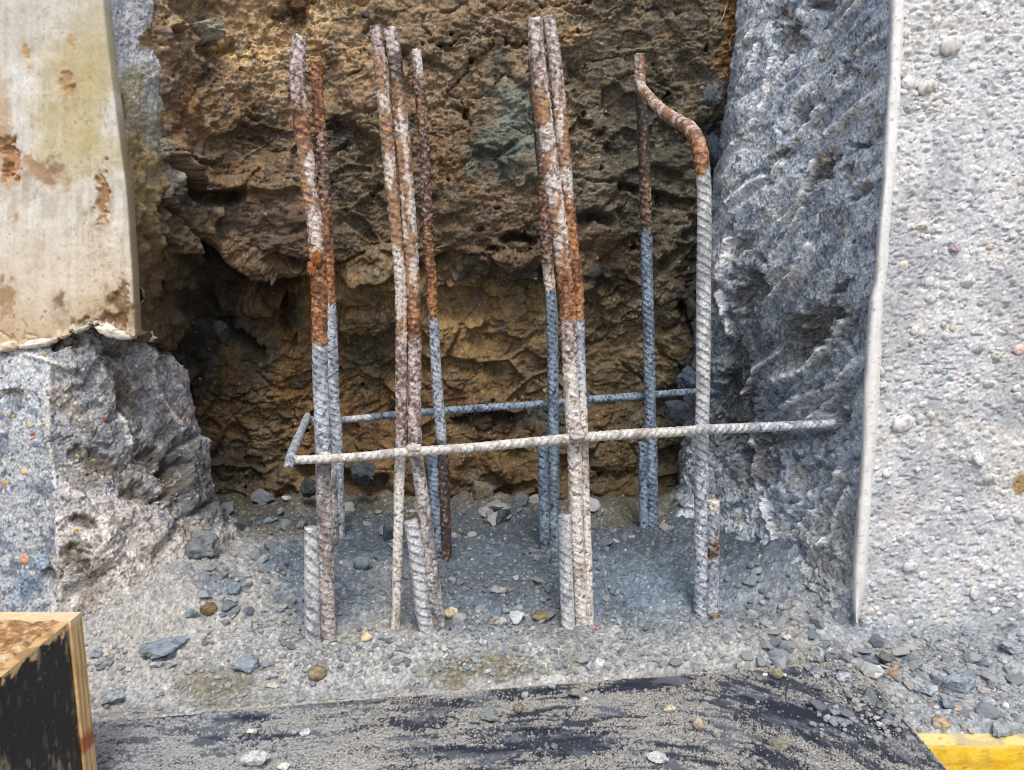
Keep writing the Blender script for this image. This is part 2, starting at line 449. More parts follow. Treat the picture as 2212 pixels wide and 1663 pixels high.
# ------------------------------------------------------------------ right wall
wall_r = empty('concrete_wall', (0.66, 1.33, 0), 'broken concrete wall at the right with blue grey hacked reveal and white rough face', 'wall')
ARR = [(-330, 1948), (-60, 1929), (0, 1925), (330, 1910), (600, 1890), (700, 1877), (900, 1864), (1100, 1851), (1250, 1843), (1345, 1840), (1480, 1836)]
def arr(y): return float(np.interp(y, [a[0] for a in ARR], [a[1] for a in ARR]))
BACK = [(-330, 1625), (0, 1608), (150, 1596), (300, 1578), (400, 1566), (550, 1542), (700, 1528), (850, 1510), (1000, 1490), (1100, 1470), (1200, 1440), (1300, 1430), (1480, 1420)]
def bk(y): return float(np.interp(y, [a[0] for a in BACK], [a[1] for a in BACK]))
rev = []
for y, yb, ym, bulge in [(-330, 1.86, 1.60, 0), (0, 1.86, 1.60, 0), (150, 1.85, 1.59, 0), (300, 1.85, 1.59, 0), (450, 1.85, 1.59, 0.0), (600, 1.86, 1.60, 0.01),
                  (720, 1.88, 1.63, 0.03), (850, 1.93, 1.68, 0.05), (980, 1.95, 1.70, 0.05), (1100, 1.93, 1.66, 0.03), (1200, 1.86, 1.60, 0.0), (1300, 1.74, 1.50, -0.02), (1400, 1.60, 1.42, -.02), (1480, 1.52, 1.36, -.02)]:
    a, b = arr(y) + 6, bk(y)
    rev.append([(b - 30, y, yb + 0.22), (b, y, yb), (b + (a - b) * .25, y, yb + (ym - yb) * .55 + bulge), (b + (a - b) * .5, y, ym + bulge * .6), (b + (a - b) * .76, y, (ym + 1.335) / 2 + bulge * .2), (a, y, 1.343), (a + 10, y, 1.36)])

DK = np.array([0.60, -0.80])    # chisel direction, up to the right
def chisel(px, py, bend=0.0):
    yy = py + bend * (px - 1700) ** 2 * 0.0006
    al = px * 0.60 - yy * 0.80; ac = px * 0.80 + yy * 0.60
    return al, ac
RSTREAK = [  # pale rubbed ridges left by the breaker
    ([(1648, 240), (1700, 150), (1768, 20)], 5), ([(1600, 335), (1640, 250), (1670, 130)], 4), ([(1700, 280), (1740, 190), (1790, 70)], 4),
    ([(1575, 440), (1620, 400), (1655, 385)], 5), ([(1672, 385), (1720, 310), (1770, 235)], 5), ([(1790, 290), (1850, 240), (1905, 190)], 6),
    ([(1835, 190), (1870, 110), (1915, 70)], 5), ([(1690, 480), (1730, 440), (1758, 350)], 4), ([(1855, 405), (1895, 380), (1912, 340)], 6),
    ([(1680, 550), (1715, 500), (1740, 450)], 3), ([(1555, 600), (1562, 570), (1570, 520)], 7), ([(1668, 640), (1720, 590), (1750, 530)], 4),
    ([(1690, 815), (1745, 795), (1790, 755), (1825, 690)], 8), ([(1690, 880), (1760, 850), (1815, 830), (1850, 780)], 5),
    ([(1760, 905), (1795, 860), (1810, 800)], 4), ([(1745, 930), (1780, 900), (1818, 880)], 5), ([(1632, 950), (1636, 1010), (1640, 1060)], 5),
    ([(1715, 1110), (1760, 1070), (1795, 1020)], 5), ([(1705, 1160), (1760, 1120), (1830, 1020)], 4), ([(1780, 1180), (1810, 1120), (1835, 1060)], 4),
    ([(1600, 880), (1640, 790), (1680, 760)], 4), ([(1558, 640), (1570, 690), (1575, 720)], 6), ([(1650, 1060), (1680, 1160), (1690, 1260)], 4),
    ([(1618, 90), (1650, 40), (1670, 0)], 5), ([(1600, 200), (1625, 150), (1640, 100)], 4), ([(1820, 60), (1850, 20), (1870, -10)], 5)]
RPIT = [(1600, 530, 26, 16, -40, .022), (1745, 250, 30, 10, -60, .012), (1840, 150, 26, 18, -50, .012), (1790, 370, 40, 14, -50, .018), (1865, 315, 22, 8, 5, .014), (1862, 410, 22, 14, -55, .016),
        (1838, 365, 12, 10, 0, .012), (1700, 330, 24, 14, -30, .010), (1775, 700, 60, 40, -30, .022), (1600, 800, 30, 60, 0, .018), (1590, 900, 40, 70, 0, .025), (1690, 940, 40, 30, -30, .014), (1770, 940, 18, 16, 0, .014),
        (1805, 905, 14, 30, -20, .018), (1820, 618, 26, 8, -35, .02), (1640, 1000, 40, 60, 0, .015), (1715, 90, 40, 30, -50, .012), (1695, 40, 22, 30, -50, .012), (1620, 620, 34, 50, 10, .02), (1780, 12, 30, 12, 0, 0.02)]

def rev_disp(P, px, py):
    q = pix3(px, py)
    w = fbm(q, 0.6, 3) * 30
    al, ac = chisel(px + w, py)
    lowk = sstep(py, 560, 900)
    t = np.stack([al * 0.0065, ac * 0.021, q[..., 1] * 0], -1)
    rid = ridged(t, 1.0, 3, 0.5, 2.0)
    d = 0.0055 * rid * (1 - 0.5 * lowk) + 0.006 * fbm(P, 13, 3, 0.55) * (0.5 + 1.6 * lowk) + 0.014 * lowk * fbm(P, 7, 2, 0.5, 5.0)
    fv, fac = facet(P + fbm(P, 30, 2)[..., None] * .008, 15.0, .06)
    d = d + 0.016 * fv * (0.22 + .9 * lowk)
    fv, fac = facet(P, 34.0, .08)
    d = d + 0.006 * fv * (.45 + .6 * lowk) + 0.006 * sstep(fac[1] - fac[0], 0, .2) * lowk
    for pts, wd in RSTREAK:
        dd = polyd(px + w * .15, py, pts)
        d = d + 0.009 * np.exp(-(dd / (wd * 1.3)) ** 2) - .004 * np.exp(-((dd - wd * 2.6) / (wd * 1.5)) ** 2)
    jj = fbm(q, 3.0, 4, 0.6) * 0.9
    for cx, cy, rx, ry, rot, dep in RPIT:
        d = d - dep * blob(px, py, cx, cy, rx, ry, rot, .28, jj)
    d = d + 0.0013 * fbm(P, 95, 3, 0.7) + 0.0012 * (0.5 - worley(P, 130.0)[0])
    ax_ = np.interp(py, [a_[0] for a_ in ARR], [a_[1] for a_ in ARR])
    k_ = sstep(ax_ - px, 2, 40)
    return d * (.15 + .85 * k_)

def rev_color(P, px, py, d):
    q = pix3(px, py)
    w = fbm(q, 0.6, 3) * 30
    al, ac = chisel(px + w, py)
    t = np.stack([al * 0.008, ac * 0.032, q[..., 1] * 0], -1)
    st = fbm(t, 1.0, 4, 0.6, 6.0)
    n1 = fbm(q, 1.6, 3); n2 = fbm(P, 70, 3, 0.65, 2.0); n3 = fbm(P, 190, 2, 0.7, 8.0)
    c = mix(C(200, 211, 222), C(172, 183, 192), sstep(py, 300, 800))
    c = mix(c, C(206, 214, 220), sstep(st, 0.05, 0.5) * 0.7)
    c = mix(c, C(112, 122, 136), sstep(-st, 0.05, 0.5) * 0.6)
    c = mix(c, C(136, 130, 116), sstep(n1, 0.2, 0.6) * 0.45)
    dark = blob(px, py, 1590, 820, 75, 230, 5, .5, n1 * .5)
    c = mix(c, C(74, 82, 90), dark * 0.6)
    c = mix(c, C(84, 84, 78), blob(px, py, 1770, 720, 80, 50, -35, .5, n1 * .5) * 0.7)
    c = mix(c, C(92, 88, 78), blob(px, py, 1785, 350, 45, 22, -55, .5, n1 * .5) * 0.6)
    c = mix(c, C(150, 146, 132), blob(px, py, 1800, 1200, 60, 120, 20, .5, n1 * .6) * 0.5)
    c = mix(c, C(160, 166, 168), blob(px, py, 1790, 1330, 80, 60, 0, .5, n1 * .6) * 0.6)
    jl = 1 + fbm(P, 40, 3, .6) * 1.0
    for pts, wd in RSTREAK:
        dd = polyd(px + w * .15, py, pts)
        c = mix(c, C(240, 242, 242), 1.0 * np.exp(-(dd / (wd * 1.3 * np.clip(jl, .4, 2))) ** 2))
    for cx, cy, rx, ry, rot, dep in RPIT:
        c = mix(c, C(96, 94, 88), 0.55 * blob(px, py, cx, cy, rx * .9, ry * .9, rot, .4, n2 * .5))
    wv = worley(P, 120, 1.0)
    on = (wv[2] > 0.86) * (1 - sstep(wv[0], 0.28, 0.42))
    c = mix(c, C(196, 196, 186), on * 0.75)
    on = (wv[2] < 0.12) * (1 - sstep(wv[0], 0.28, 0.42))
    c = mix(c, C(66, 72, 82), on * 0.6)
    c = mix(c, C(206, 210, 210), sstep(n2, 0.35, 0.7) * 0.35)
    c = mix(c, C(60, 68, 80), sstep(-n2, 0.30, 0.65) * 0.5)
    return c * (1 + 0.30 * n3[..., None])

sheet('broken_reveal', rev, 2.3, rev_disp, rev_color, M_conc, wall_r, fine=.0008, usc=2.2)

fx = [1862, 1880, 1960, 2060, 2160, 2280, 2460]
face = []
for y in (-330, -60, 200, 500, 800, 1100, 1300, 1420, 1500):
    a = arr(y)
    row = []
    for i, s in enumerate((10, 30, 120, 220, 320, 440, 640)):
        row.append((a + s, y, 1.333 + (0.02 if i == 0 else 0) + 0.004 * i - 0.02 * (y > 1250) * 0))
    face.append(row)

def face_lines(P):
    q = P * np.array([1, .3, 1.6]); n = fbm(q, 26, 3, .55, 5.0)
    return np.exp(-(n / .035) ** 2) * sstep(fbm(P, 14, 2, .5, 2.), -.05, .3)
def face_disp(P, px, py):
    q = P * np.array([1, .3, 1.25]); f = P * np.array([1, .3, 1.9])
    sm = sstep(fbm(P, 8, 2, .5, 4.), -.3, .3)
    d = 0.004 * fbm(P, 9, 2, 0.5) + 0.0024 * fbm(f, 34, 3, 0.6) * (.4 + .6 * sm)
    w = worley(q + fbm(P, 30, 2)[..., None] * .004, 58.0)
    d = d + (w[2] > 0.70) * 0.0050 * np.sqrt(np.clip(1 - (w[0] / 0.40) ** 2, 0, 1))
    w2 = worley(q, 140.0, 4.0)
    d = d + 0.0016 * np.sqrt(np.clip(1 - (w2[0] / 0.5) ** 2, 0, 1)) * (w2[2] > .4)
    d = d + 0.0016 * fbm(f, 90, 3, 0.65) * (.35 + .65 * sm)
    d = d - 0.0045 * face_lines(P) - 0.006 * sstep(fbm(f, 50, 2, .6, 7), 0.46, 0.62)
    for a, b_ in (((1905, 300), (1985, 365)), ((1916, 310), (1975, 345)), ((1960, 720), (1965, 722))):
        d = d - 0.004 * np.exp(-(polyd(px, py, [a, b_]) / 2.3) ** 2)
    return d * .66

def face_color(P, px, py, d):
    q = pix3(px, py)
    n1 = fbm(q, 0.8, 4, .6); n2 = fbm(P, 60, 3, .6, 3.0); n3 = fbm(P, 180, 2, .7)
    c = mix(C(214, 217, 219), C(198, 200, 202), sstep(py, 300, 1000) * 0.5)
    c = mix(c, C(196, 199, 202), sstep(n1, .1, .6) * 0.6)
    c = mix(c, C(214, 208, 198), sstep(-n1, .1, .6) * 0.6)
    c = mix(c, C(156, 164, 172), sstep(n2, .30, .7) * 0.5)
    c = mix(c, C(232, 232, 232), sstep(-n2, .2, .6) * 0.5)
    c = mix(c, C(120, 126, 134), face_lines(P) * .55)
    w = worley(P * np.array([1, .3, 1.25]), 62.0, 0.0)
    c = mix(c, C(178, 168, 160), (w[2] > 0.93) * (1 - sstep(w[0], .3, .42)) * 0.35)
    c = mix(c, C(150, 158, 160), blob(px, py, 2190, 885, 60, 22, 0, .5, n1) * 0.6)
    c = mix(c, C(150, 122, 72), blob(px, py, 2209, 1045, 12, 17, 0, .4, n1) * 0.8)
    c = mix(c, C(150, 158, 164), sstep(py + n1 * 60, 1300, 1400) * 0.85)
    c = mix(c, C(166, 170, 174), sstep(fbm(q, .55, 5, .65, 40.), .0, .4) * .55)
    return c * (1 + 0.18 * n3[..., None]) * 0.94
sheet('rough_face', face, 2.4, face_disp, face_color, M_rough, wall_r)

# smooth arris strip
L = [(-330, 1948, 1966), (-60, 1931, 1953), (0, 1925, 1950), (150, 1920, 1944), (250, 1914, 1938), (330, 1909, 1934), (400, 1906, 1928), (500, 1897, 1919), (600, 1889, 1911),
     (650, 1879, 1905), (700, 1876, 1902), (850, 1866, 1897), (950, 1863, 1890), (1050, 1857, 1880), (1120, 1851, 1877), (1250, 1843, 1868), (1300, 1843, 1858), (1345, 1847, 1850)]
strip_ctrl = []
for y, a, b in L:
    dY = 1.335
    strip_ctrl.append([(a - 3, y, dY + .018), (a - 1, y, dY - .010), (a + (b - a) * .3, y, dY - .019), (a + (b - a) * .7, y, dY - .019), (b, y, dY - .013), (b + 3, y, dY + .006)])
def strip_disp(P, px, py):
    return 0.0012 * fbm(P * np.array([1, 1, .15]), 90, 3) + 0.0010 * fbm(P, 25, 2) + 0.0004 * fbm(P, 200, 2)
def strip_col(P, px, py, d):
    n = fbm(P * np.array([1, 1, .1]), 120, 3); n2 = fbm(P, 160, 2, .7, 3.)
    c = mix(C(232, 233, 232), C(214, 214, 211), np.clip(n + .2, 0, 1)); c = mix(c, C(196, 190, 178), sstep(py, 300, 900) * 0.25)
    return mix(c, C(140, 140, 140), sstep(n2, .55, .8) * .6)
sheet('arris_strip', strip_ctrl, 2.6, strip_disp, strip_col, M_smooth, wall_r)

# ------------------------------------------------------------------ left wall
wall_l = empty('concrete_wall', (-0.75, 1.40, 0), 'broken grey concrete wall at the left beneath the stained plaster panel', 'wall')
ll = []
for y, xs, Ys in [
    (650, (-420, -120, 40, 130, 210, 290, 330, 300), (1.47, 1.47, 1.46, 1.46, 1.52, 1.62, 1.74, 1.95)),
    (725, (-420, -120, 40, 120, 205, 290, 345, 310), (1.43, 1.43, 1.42, 1.42, 1.47, 1.58, 1.70, 1.95)),
    (760, (-420, -120, 35, 105, 200, 300, 362, 330), (1.41, 1.41, 1.40, 1.40, 1.45, 1.55, 1.68, 1.93)),
    (850, (-420, -120, 30, 105, 205, 320, 395, 360), (1.40, 1.40, 1.39, 1.385, 1.44, 1.56, 1.68, 1.92)),
    (950, (-420, -120, 30, 106, 215, 340, 428, 390), (1.39, 1.39, 1.38, 1.375, 1.43, 1.54, 1.68, 1.92)),
    (1040, (-420, -120, 30, 112, 225, 355, 440, 420), (1.37, 1.37, 1.36, 1.36, 1.41, 1.50, 1.64, 1.90)),
    (1130, (-420, -120, 30, 122, 240, 370, 475, 500), (1.35, 1.35, 1.345, 1.345, 1.38, 1.47, 1.62, 1.85)),
    (1230, (-420, -120, 30, 130, 250, 390, 510, 540), (1.33, 1.33, 1.325, 1.325, 1.35, 1.43, 1.57, 1.80)),
    (1320, (-420, -120, 30, 125, 240, 390, 530, 560), (1.315, 1.315, 1.305, 1.305, 1.33, 1.41, 1.54, 1.75)),
    (1400, (-420, -120, 30, 120, 240, 390, 530, 560), (1.30, 1.30, 1.29, 1.29, 1.32, 1.40, 1.53, 1.75)),
    (1480, (-420, -120, 30, 120, 240, 390, 530, 560), (1.29, 1.29, 1.28, 1.28, 1.31, 1.39, 1.52, 1.75))]:
    ll.append([(x, y, Y) for x, Y in zip(xs, Ys)])
LSTREAK = [([(103, 800), (106, 900), (105, 950), (118, 1040), (128, 1120), (138, 1200), (132, 1290), (110, 1330)], 5),
           ([(165, 1150), (200, 1165), (245, 1175), (290, 1200)], 7), ([(195, 765), (235, 830), (275, 960), (320, 1010)], 5),
           ([(310, 770), (315, 840), (345, 880), (385, 930)], 5), ([(225, 1120), (235, 1180), (255, 1240), (300, 1320)], 9),
           ([(60, 765), (130, 790), (170, 800)], 3), ([(290, 1200), (320, 1240), (345, 1300)], 6), ([(150, 1060), (200, 1090), (250, 1130)], 6)]
LPIT = [(140, 738, 28, 16, 0, .03), (180, 1125, 30, 10, 15, .02), (215, 1000, 70, 20, 30, .010), (270, 870, 22, 60, -15, .010), (330, 1000, 36, 30, 0, .02), (250, 760, 30, 12, 10, .012),
        (115, 1240, 26, 14, 0, .008), (300, 1070, 40, 20, 20, .012), (30, 850, 30, 10, 0, .006), (170, 1200, 34, 20, 30, .012), (350, 745, 30, 24, 30, .02), (370, 1040, 20, 40, 20, .03)]
def ll_disp(P, px, py):
    q = pix3(px, py); right = sstep(px, 100, 150)
    w = fbm(q, .7, 3) * 18
    fv, fac = facet(P * np.array([1, 1, .8]) + fbm(P, 12, 2)[..., None] * .010, 8.0, .07)
    d = right * (0.034 * fv + 0.010 * sstep(fac[1] - fac[0], 0, .3)) + (0.003 + 0.006 * right) * fbm(P, 12, 3, .55)
    fv, fac = facet(P, 34.0)
    d = d + 0.007 * fv * (0.3 + right)
    for pts, wd in LSTREAK:
        d = d + 0.007 * np.exp(-(polyd(px + w * .3, py, pts) / (wd * 1.8)) ** 2)
    jj = fbm(q, 3.0, 4, .6) * .9
    for cx, cy, rx, ry, rot, dep in LPIT:
        d = d - dep * blob(px, py, cx, cy, rx, ry, rot, .3, jj)
    return d + 0.0014 * fbm(P, 100, 3, .7) * (.6 + .6 * right) + 0.0012 * (.5 - worley(P, 130.0)[0])
def ll_color(P, px, py, d):
    q = pix3(px, py); n1 = fbm(q, 1.3, 4, .6); n2 = fbm(P, 65, 3, .65, 2.); n3 = fbm(P, 190, 2, .7, 8.)
    jr = n1 * 14
    right = sstep(px + jr, 104, 122)
    left = mix(C(184, 189, 192), C(158, 163, 168), sstep(py, 850, 1000))
    left = mix(left, C(176, 184, 190), blob(px, py, 60, 840, 60, 60, 0, .6, n1) * .7)
    left = mix(left, C(128, 150, 170), blob(px, py, 60, 1250, 70, 22, -55, .4, n1 * .4) * .8)
    left = mix(left, C(88, 98, 112), sstep(-n1, .05, .4) * .6)
    rgt = mix(C(158, 160, 162), C(176, 173, 168), sstep(py, 1000, 1250))
    rgt = mix(rgt, C(122, 112, 100), sstep(n1, .05, .45) * .6)
    rgt = mix(rgt, C(92, 96, 100), blob(px, py, 320, 960, 110, 90, 0, .6, n1) * .5)
    rgt = mix(rgt, C(64, 66, 66), blob(px, py, 400, 1040, 50, 100, -25, .5, n1) * .7)
    rgt = mix(rgt, C(178, 170, 162), blob(px, py, 270, 1200, 90, 110, -20, .6, n1 * 1.2) * .7)
    rgt = mix(rgt, C(150, 156, 160), blob(px, py, 170, 790, 80, 24, 8, .5, n1) * .7)
    rgt = mix(rgt, C(136, 140, 140), sstep(py, 1290, 1380) * .7)
    c = mix(left, rgt, right)
    jl = np.clip(1 + fbm(P, 40, 3, .6), .3, 2); w = fbm(q, .7, 3) * 18
    for pts, wd in LSTREAK:
        c = mix(c, C(206, 200, 192), .85 * np.exp(-(polyd(px + w * .3, py, pts) / (wd * jl)) ** 2))
    for cx, cy, rx, ry, rot, dep in LPIT:
        c = mix(c, C(86, 76, 62), .6 * blob(px, py, cx, cy, rx, ry, rot, .4, n2 * .5))
    wv = worley(P, 115, 1.0)
    c = mix(c, C(208, 198, 178), (wv[2] > .88) * (1 - sstep(wv[0], .28, .42)) * .75)
    c = mix(c, C(58, 62, 68), (wv[2] < .12) * (1 - sstep(wv[0], .28, .42)) * .6)
    c = mix(c, C(200, 204, 206), sstep(n2, .35, .7) * .35)
    c = mix(c, C(56, 62, 70), sstep(-n2, .28, .65) * .5)
    return c * (1 + .30 * n3[..., None])
sheet('broken_face', ll, 2.4, ll_disp, ll_color, M_conc, wall_l, fine=.0008, usc=1.7)

# plaster panel (old smooth face)
panel = empty('plaster_panel', (-0.85, 1.40, 0.66), 'stained cream plaster panel with brown scars above the broken concrete', 'wall panel')
PB = [(-420, 758), (0, 755), (25, 757), (45, 752), (62, 748), (90, 748), (112, 738), (128, 728), (150, 716), (170, 712), (195, 702), (225, 706), (250, 716), (285, 722)]
EDG = [(-330, 190), (0, 220), (100, 231), (200, 242), (300, 256), (400, 269), (500, 277), (600, 284), (720, 289)]
def edg(y): return float(np.interp(y, [a[0] for a in EDG], [a[1] for a in EDG]))
nu, nv = 260, 420
uu = np.linspace(0, 1, nu); vv = np.linspace(0, 1, nv)
V_, U_ = np.meshgrid(vv, uu, indexing='ij')
x0 = -420 + U_ * (700)
xl = -420
bot = np.interp(-420 + U_ * 707, [a[0] for a in PB], [a[1] for a in PB]) + fbm(np.stack([U_ * 60, U_ * 0, U_ * 0 + 3.3], -1), 1.0, 3, .6) * 7
pyp = -330 + V_ * (bot + 330)
ex = np.interp(pyp, [a[0] for a in EDG], [a[1] for a in EDG])
pxp = -420 + U_ ** 1.0 * (ex + 420)
Pp = unproj(pxp, pyp, 1.395)
q = pix3(pxp, pyp)
dd = 0.0022 * fbm(Pp, 7, 2) + 0.0005 * fbm(Pp, 60, 3)
PCR = [([(52, 690), (56, 712), (50, 735)], 2), ([(55, 720), (75, 725), (82, 735)], 1.6), ([(90, 690), (100, 672)], 1.4), ([(25, 725), (40, 745)], 2), ([(62, 735), (110, 728)], 1.4), ([(0, 715), (20, 730), (36, 752)], 1.6)]
for pts, wd in PCR:
    dd -= 0.004 * np.exp(-(polyd(pxp + fbm(q, 6, 2) * 5, pyp, pts) / wd) ** 2)
PSC = [(22, 345, 16, 34, -12, .006, (172, 122, 82)), (10, 310, 14, 24, 10, .005, (150, 112, 80)), (15, 370, 9, 22, -5, .006, (164, 116, 76)), (142, 172, 12, 24, -12, .003, (166, 136, 92)), (150, 195, 8, 16, 0, .002, (170, 140, 96)), (220, 425, 12, 46, 3, .006, (142, 104, 64)), (60, 122, 6, 18, -10, .002, (176, 138, 88)), (152, 90, 6, 16, 0, .001, (180, 150, 100)),
       (90, 375, 28, 20, 30, .001, (150, 122, 94)), (70, 352, 36, 10, 35, .001, (166, 134, 100)), (120, 360, 14, 18, 0, .001, (140, 118, 92)), (36, 470, 8, 8, 0, .001, (170, 140, 100)), (130, 655, 10, 20, 0, .002, (120, 100, 78)), (242, 640, 10, 12, 0, .003, (98, 80, 60)), (250, 690, 24, 20, 0, .004, (104, 82, 58)), (262, 660, 18, 40, 0, .003, (112, 88, 60)), (222, 690, 20, 12, 0, .003, (120, 96, 70)), (180, 700, 20, 10, 0, .004, (112, 98, 76)), (10, 640, 16, 30, 0, .001, (150, 122, 88))]
jb = fbm(q, 5, 4, .6) * .8
for cx, cy, rx, ry, rot, dep, col in PSC: dd -= dep * 1.0 * blob(pxp, pyp, cx, cy, rx, ry, rot, .25, jb)
Pp[..., 1] -= dd
stv = fbm(np.stack([pxp * .05, pyp * .004, pxp * 0], -1), 1.0, 5, .6); n1 = fbm(q, .7, 4, .6); n2 = fbm(q, 9, 3, .65)
stv = stv * .6 + .7 * fbm(q, 2.2, 4, .6, 77.)
pc = mix(C(202, 201, 193), C(180, 174, 158), sstep(stv, 0., .5) * .8)
st3 = fbm(np.stack([pxp * .11, pyp * .012, pxp * 0 + 7], -1), 1.0, 4, .65)
pc = mix(pc, C(160, 158, 148), sstep(st3, .2, .6) * .3)
pc = mix(pc, C(222, 220, 212), sstep(-stv, .05, .5) * .6)
pc = mix(pc, C(172, 156, 104), blob(pxp, pyp, 165, 240, 75, 150, -8, .6, n1 * .6) * .65)
pc = mix(pc, C(176, 164, 118), blob(pxp, pyp, 215, 200, 40, 120, 0, .6, n1) * .4)
pc = mix(pc, C(178, 172, 158), blob(pxp, pyp, 60, 40, 90, 60, 0, .7, n1) * .5)
pc = mix(pc, C(206, 188, 160), sstep(pyp, 380, 620) * .55)
pc = mix(pc, C(188, 160, 122), sstep(pyp + n1 * 60, 600, 740) * .6)
pc = mix(pc, C(170, 130, 90), blob(pxp, pyp, 5, 260, 16, 80, 0, .6, n1) * .5)
for cx, cy, rx, ry, rot, dep, col in PSC:
    m = blob(pxp, pyp, cx, cy, rx, ry, rot, .5, jb * 1.2 + n2 * .25)
    pc = mix(pc, C(*col), m * .8)
    pc = mix(pc, C(*col), blob(pxp, pyp, cx, cy + ry * .3, rx * 1.8, ry * 1.5, rot, .7, jb + n2 * .3) * .3)
pc = mix(pc, C(122, 100, 74), sstep(n2 + n1 * .3, .5, .75) * .3 * (1 + sstep(pyp, 560, 740)))
pc = mix(pc, C(236, 234, 228), sstep(bot - pyp + n2 * 10, 12, 5) * .5)
# returned edges, 2 cm deep
back = np.stack([Pp[:, -1] + np.array([0.002, .004, 0]), Pp[:, -1] + np.array([.000, .03, 0])], 1)
Pp2 = np.concatenate([Pp, back], 1); pc2 = np.concatenate([pc, np.stack([mix(pc[:, -1], C(140, 124, 96), sstep(pyp[:, -1], 150, 350) * .8)] * 2, 1)], 1)
bb = np.stack([Pp2[-1] + np.array([0, .004, -.001]), Pp2[-1] + np.array([0, .05, .004])], 0)
Pp2 = np.concatenate([Pp2, bb], 0); pc2 = np.concatenate([pc2, np.stack([np.broadcast_to(C(150, 130, 100), pc2[-1].shape)] * 2, 0)], 0)
me = mesh_np('panel_face', Pp2, grid_faces(*Pp2.shape[:2], flip=True), pc2, M_panel)
pf = bpy.data.objects.new('panel_face', me); pf.location = -panel.location; link(pf, panel)

def flake(name, pts, Y, thick, col, parent, **kw):
    """thin broken piece of plaster with a ragged outline and real thickness"""
    P = []
    n = len(pts); rs = np.random.RandomState(int(pts[0][0] * 7 + pts[0][1]) % 9999)
    for i in range(n):
        a, b = np.array(pts[i], float), np.array(pts[(i + 1) % n], float)
        for k in range(4): P.append(a + (b - a) * k / 4 + rs.normal(size=2) * (0.8 if k else 0.3))
    P = np.array(P); cen = P.mean(0)
    rings = [(0.0, 0.0), (.45, .1), (.8, .2), (1, .55), (1.03, 1.0)]
    V = []; 
    for s, dpt in rings:
        xy = cen + (P - cen) * s
        w = unproj(xy[:, 0], xy[:, 1], Y) ; w[:, 1] += thick * dpt + 0.0015 * perlin(w * 60)
        V.append(w)
    V = np.array(V); m = V.shape[1]
    idx = np.arange(V.shape[0] * m).reshape(V.shape[0], m)
    nx = np.roll(idx, -1, 1)
    Q = np.stack([idx[:-1], idx[1:], nx[1:], nx[:-1]], -1).reshape(-1, 4)
    VV = V.reshape(-1, 3)
    n2 = fbm(VV, 150, 3, .7)
    cc = mix(C(*col), C(*col) * .7, sstep(n2, .1, .5))
    me = mesh_np(name, VV, Q, cc, M_panel)
    o = bpy.data.objects.new(name, me); o.location = -parent.location
    return link(o, parent, **kw)
flake('plaster_flake', [(30, 748), (60, 735), (95, 733), (117, 732), (110, 742), (80, 751), (55, 755), (34, 754)], 1.385, .015, (226, 220, 204), panel)
flake('plaster_flake', [(195, 707), (222, 696), (240, 704), (262, 714), (284, 720), (283, 733), (250, 735), (225, 729), (205, 719)], 1.392, .02, (222, 216, 202), panel)
flake('plaster_flake', [(303, 714), (312, 702), (319, 714), (327, 726), (334, 731), (320, 739), (311, 730), (304, 738), (302, 728)], 1.56, .012, (234, 232, 222), panel)
flake('plaster_flake', [(-10, 740), (28, 738), (33, 754), (12, 760), (-10, 760)], 1.386, .012, (216, 204, 180), panel)
flake('plaster_flake', [(150, 716), (172, 705), (190, 703), (182, 713), (160, 722)], 1.388, .012, (190, 182, 164), panel)
flake('plaster_flake', [(120, 728), (140, 716), (147, 722), (130, 734)], 1.387, .012, (206, 188, 156), panel)

# plaster reveal returning into the pit above the break
rp = []
for y, w1, w2 in [(-330, 120, 40), (-60, 100, 40), (60, 92, 40), (180, 100, 40), (300, 92, 30), (420, 78, 30), (540, 56, 30), (660, 40, 20), (740, 40, 20)]:
    a = edg(y)
    rp.append([(a - 3, y, 1.42), (a + 8, y, 1.45), (a + w1 * .5, y, 1.52), (a + w1, y, 1.60), (a + w1 + w2, y, 1.72)])
def rp_disp(P, px, py):
    return 0.006 * fbm(P, 14, 3) + 0.002 * fbm(P, 80, 3, .7) + 0.02 * sstep(py, 200, 480) * fbm(P, 18, 3, .6)
def rp_col(P, px, py, d):
    q = pix3(px, py); n1 = fbm(q, 1.4, 4, .6); n2 = fbm(P, 110, 3, .7); n3 = fbm(P, 200, 2, .7)
    c = mix(C(226, 230, 230), C(206, 212, 214), np.clip(n1, 0, 1))
    c = mix(c, C(64, 60, 52), sstep(n2, .45, .62) * .5)
    c = mix(c, C(176, 158, 110), sstep(py + n1 * 50, 130, 200) * .6)
    c = mix(c, C(112, 84, 50), blob(px, py, 258, 225, 16, 34, 0, .5, n1 * .8) * .8)
    c = mix(c, C(150, 128, 86), sstep(py + n1 * 70, 215, 330) * .8)
    c = mix(c, C(150, 156, 152), blob(px, py, 335, 280, 22, 90, 0, .5, n1) * .7)
    c = mix(c, C(92, 72, 50), sstep(py + n1 * 60, 440, 560) * .8)
    ins = blob(px, py, 322, 80, 16, 26, 0, .4, n1 * .8)
    c = mix(c, C(126, 98, 62), ins * .9)
    return c * (1 + .25 * n3[..., None])
sheet('plaster_return', rp, 2.4, rp_disp, rp_col, M_conc, panel, fine=.001)

# ------------------------------------------------------------------ ground
# outline of the boards (world, z = 0 at the top face)
BA = on_z(437, 1537, 0); BB = on_z(1480, 1450, 0)
_s = (BB[1] - BA[1]) / (BB[0] - BA[0])
BC = np.array([0.612, BA[1] + _s * (0.612 - BA[0]) - 0.012, 0]); BD = np.array([0.611, 0.946, 0])
def board_edge_y(X): return BA[1] + _s * (X - BA[0])

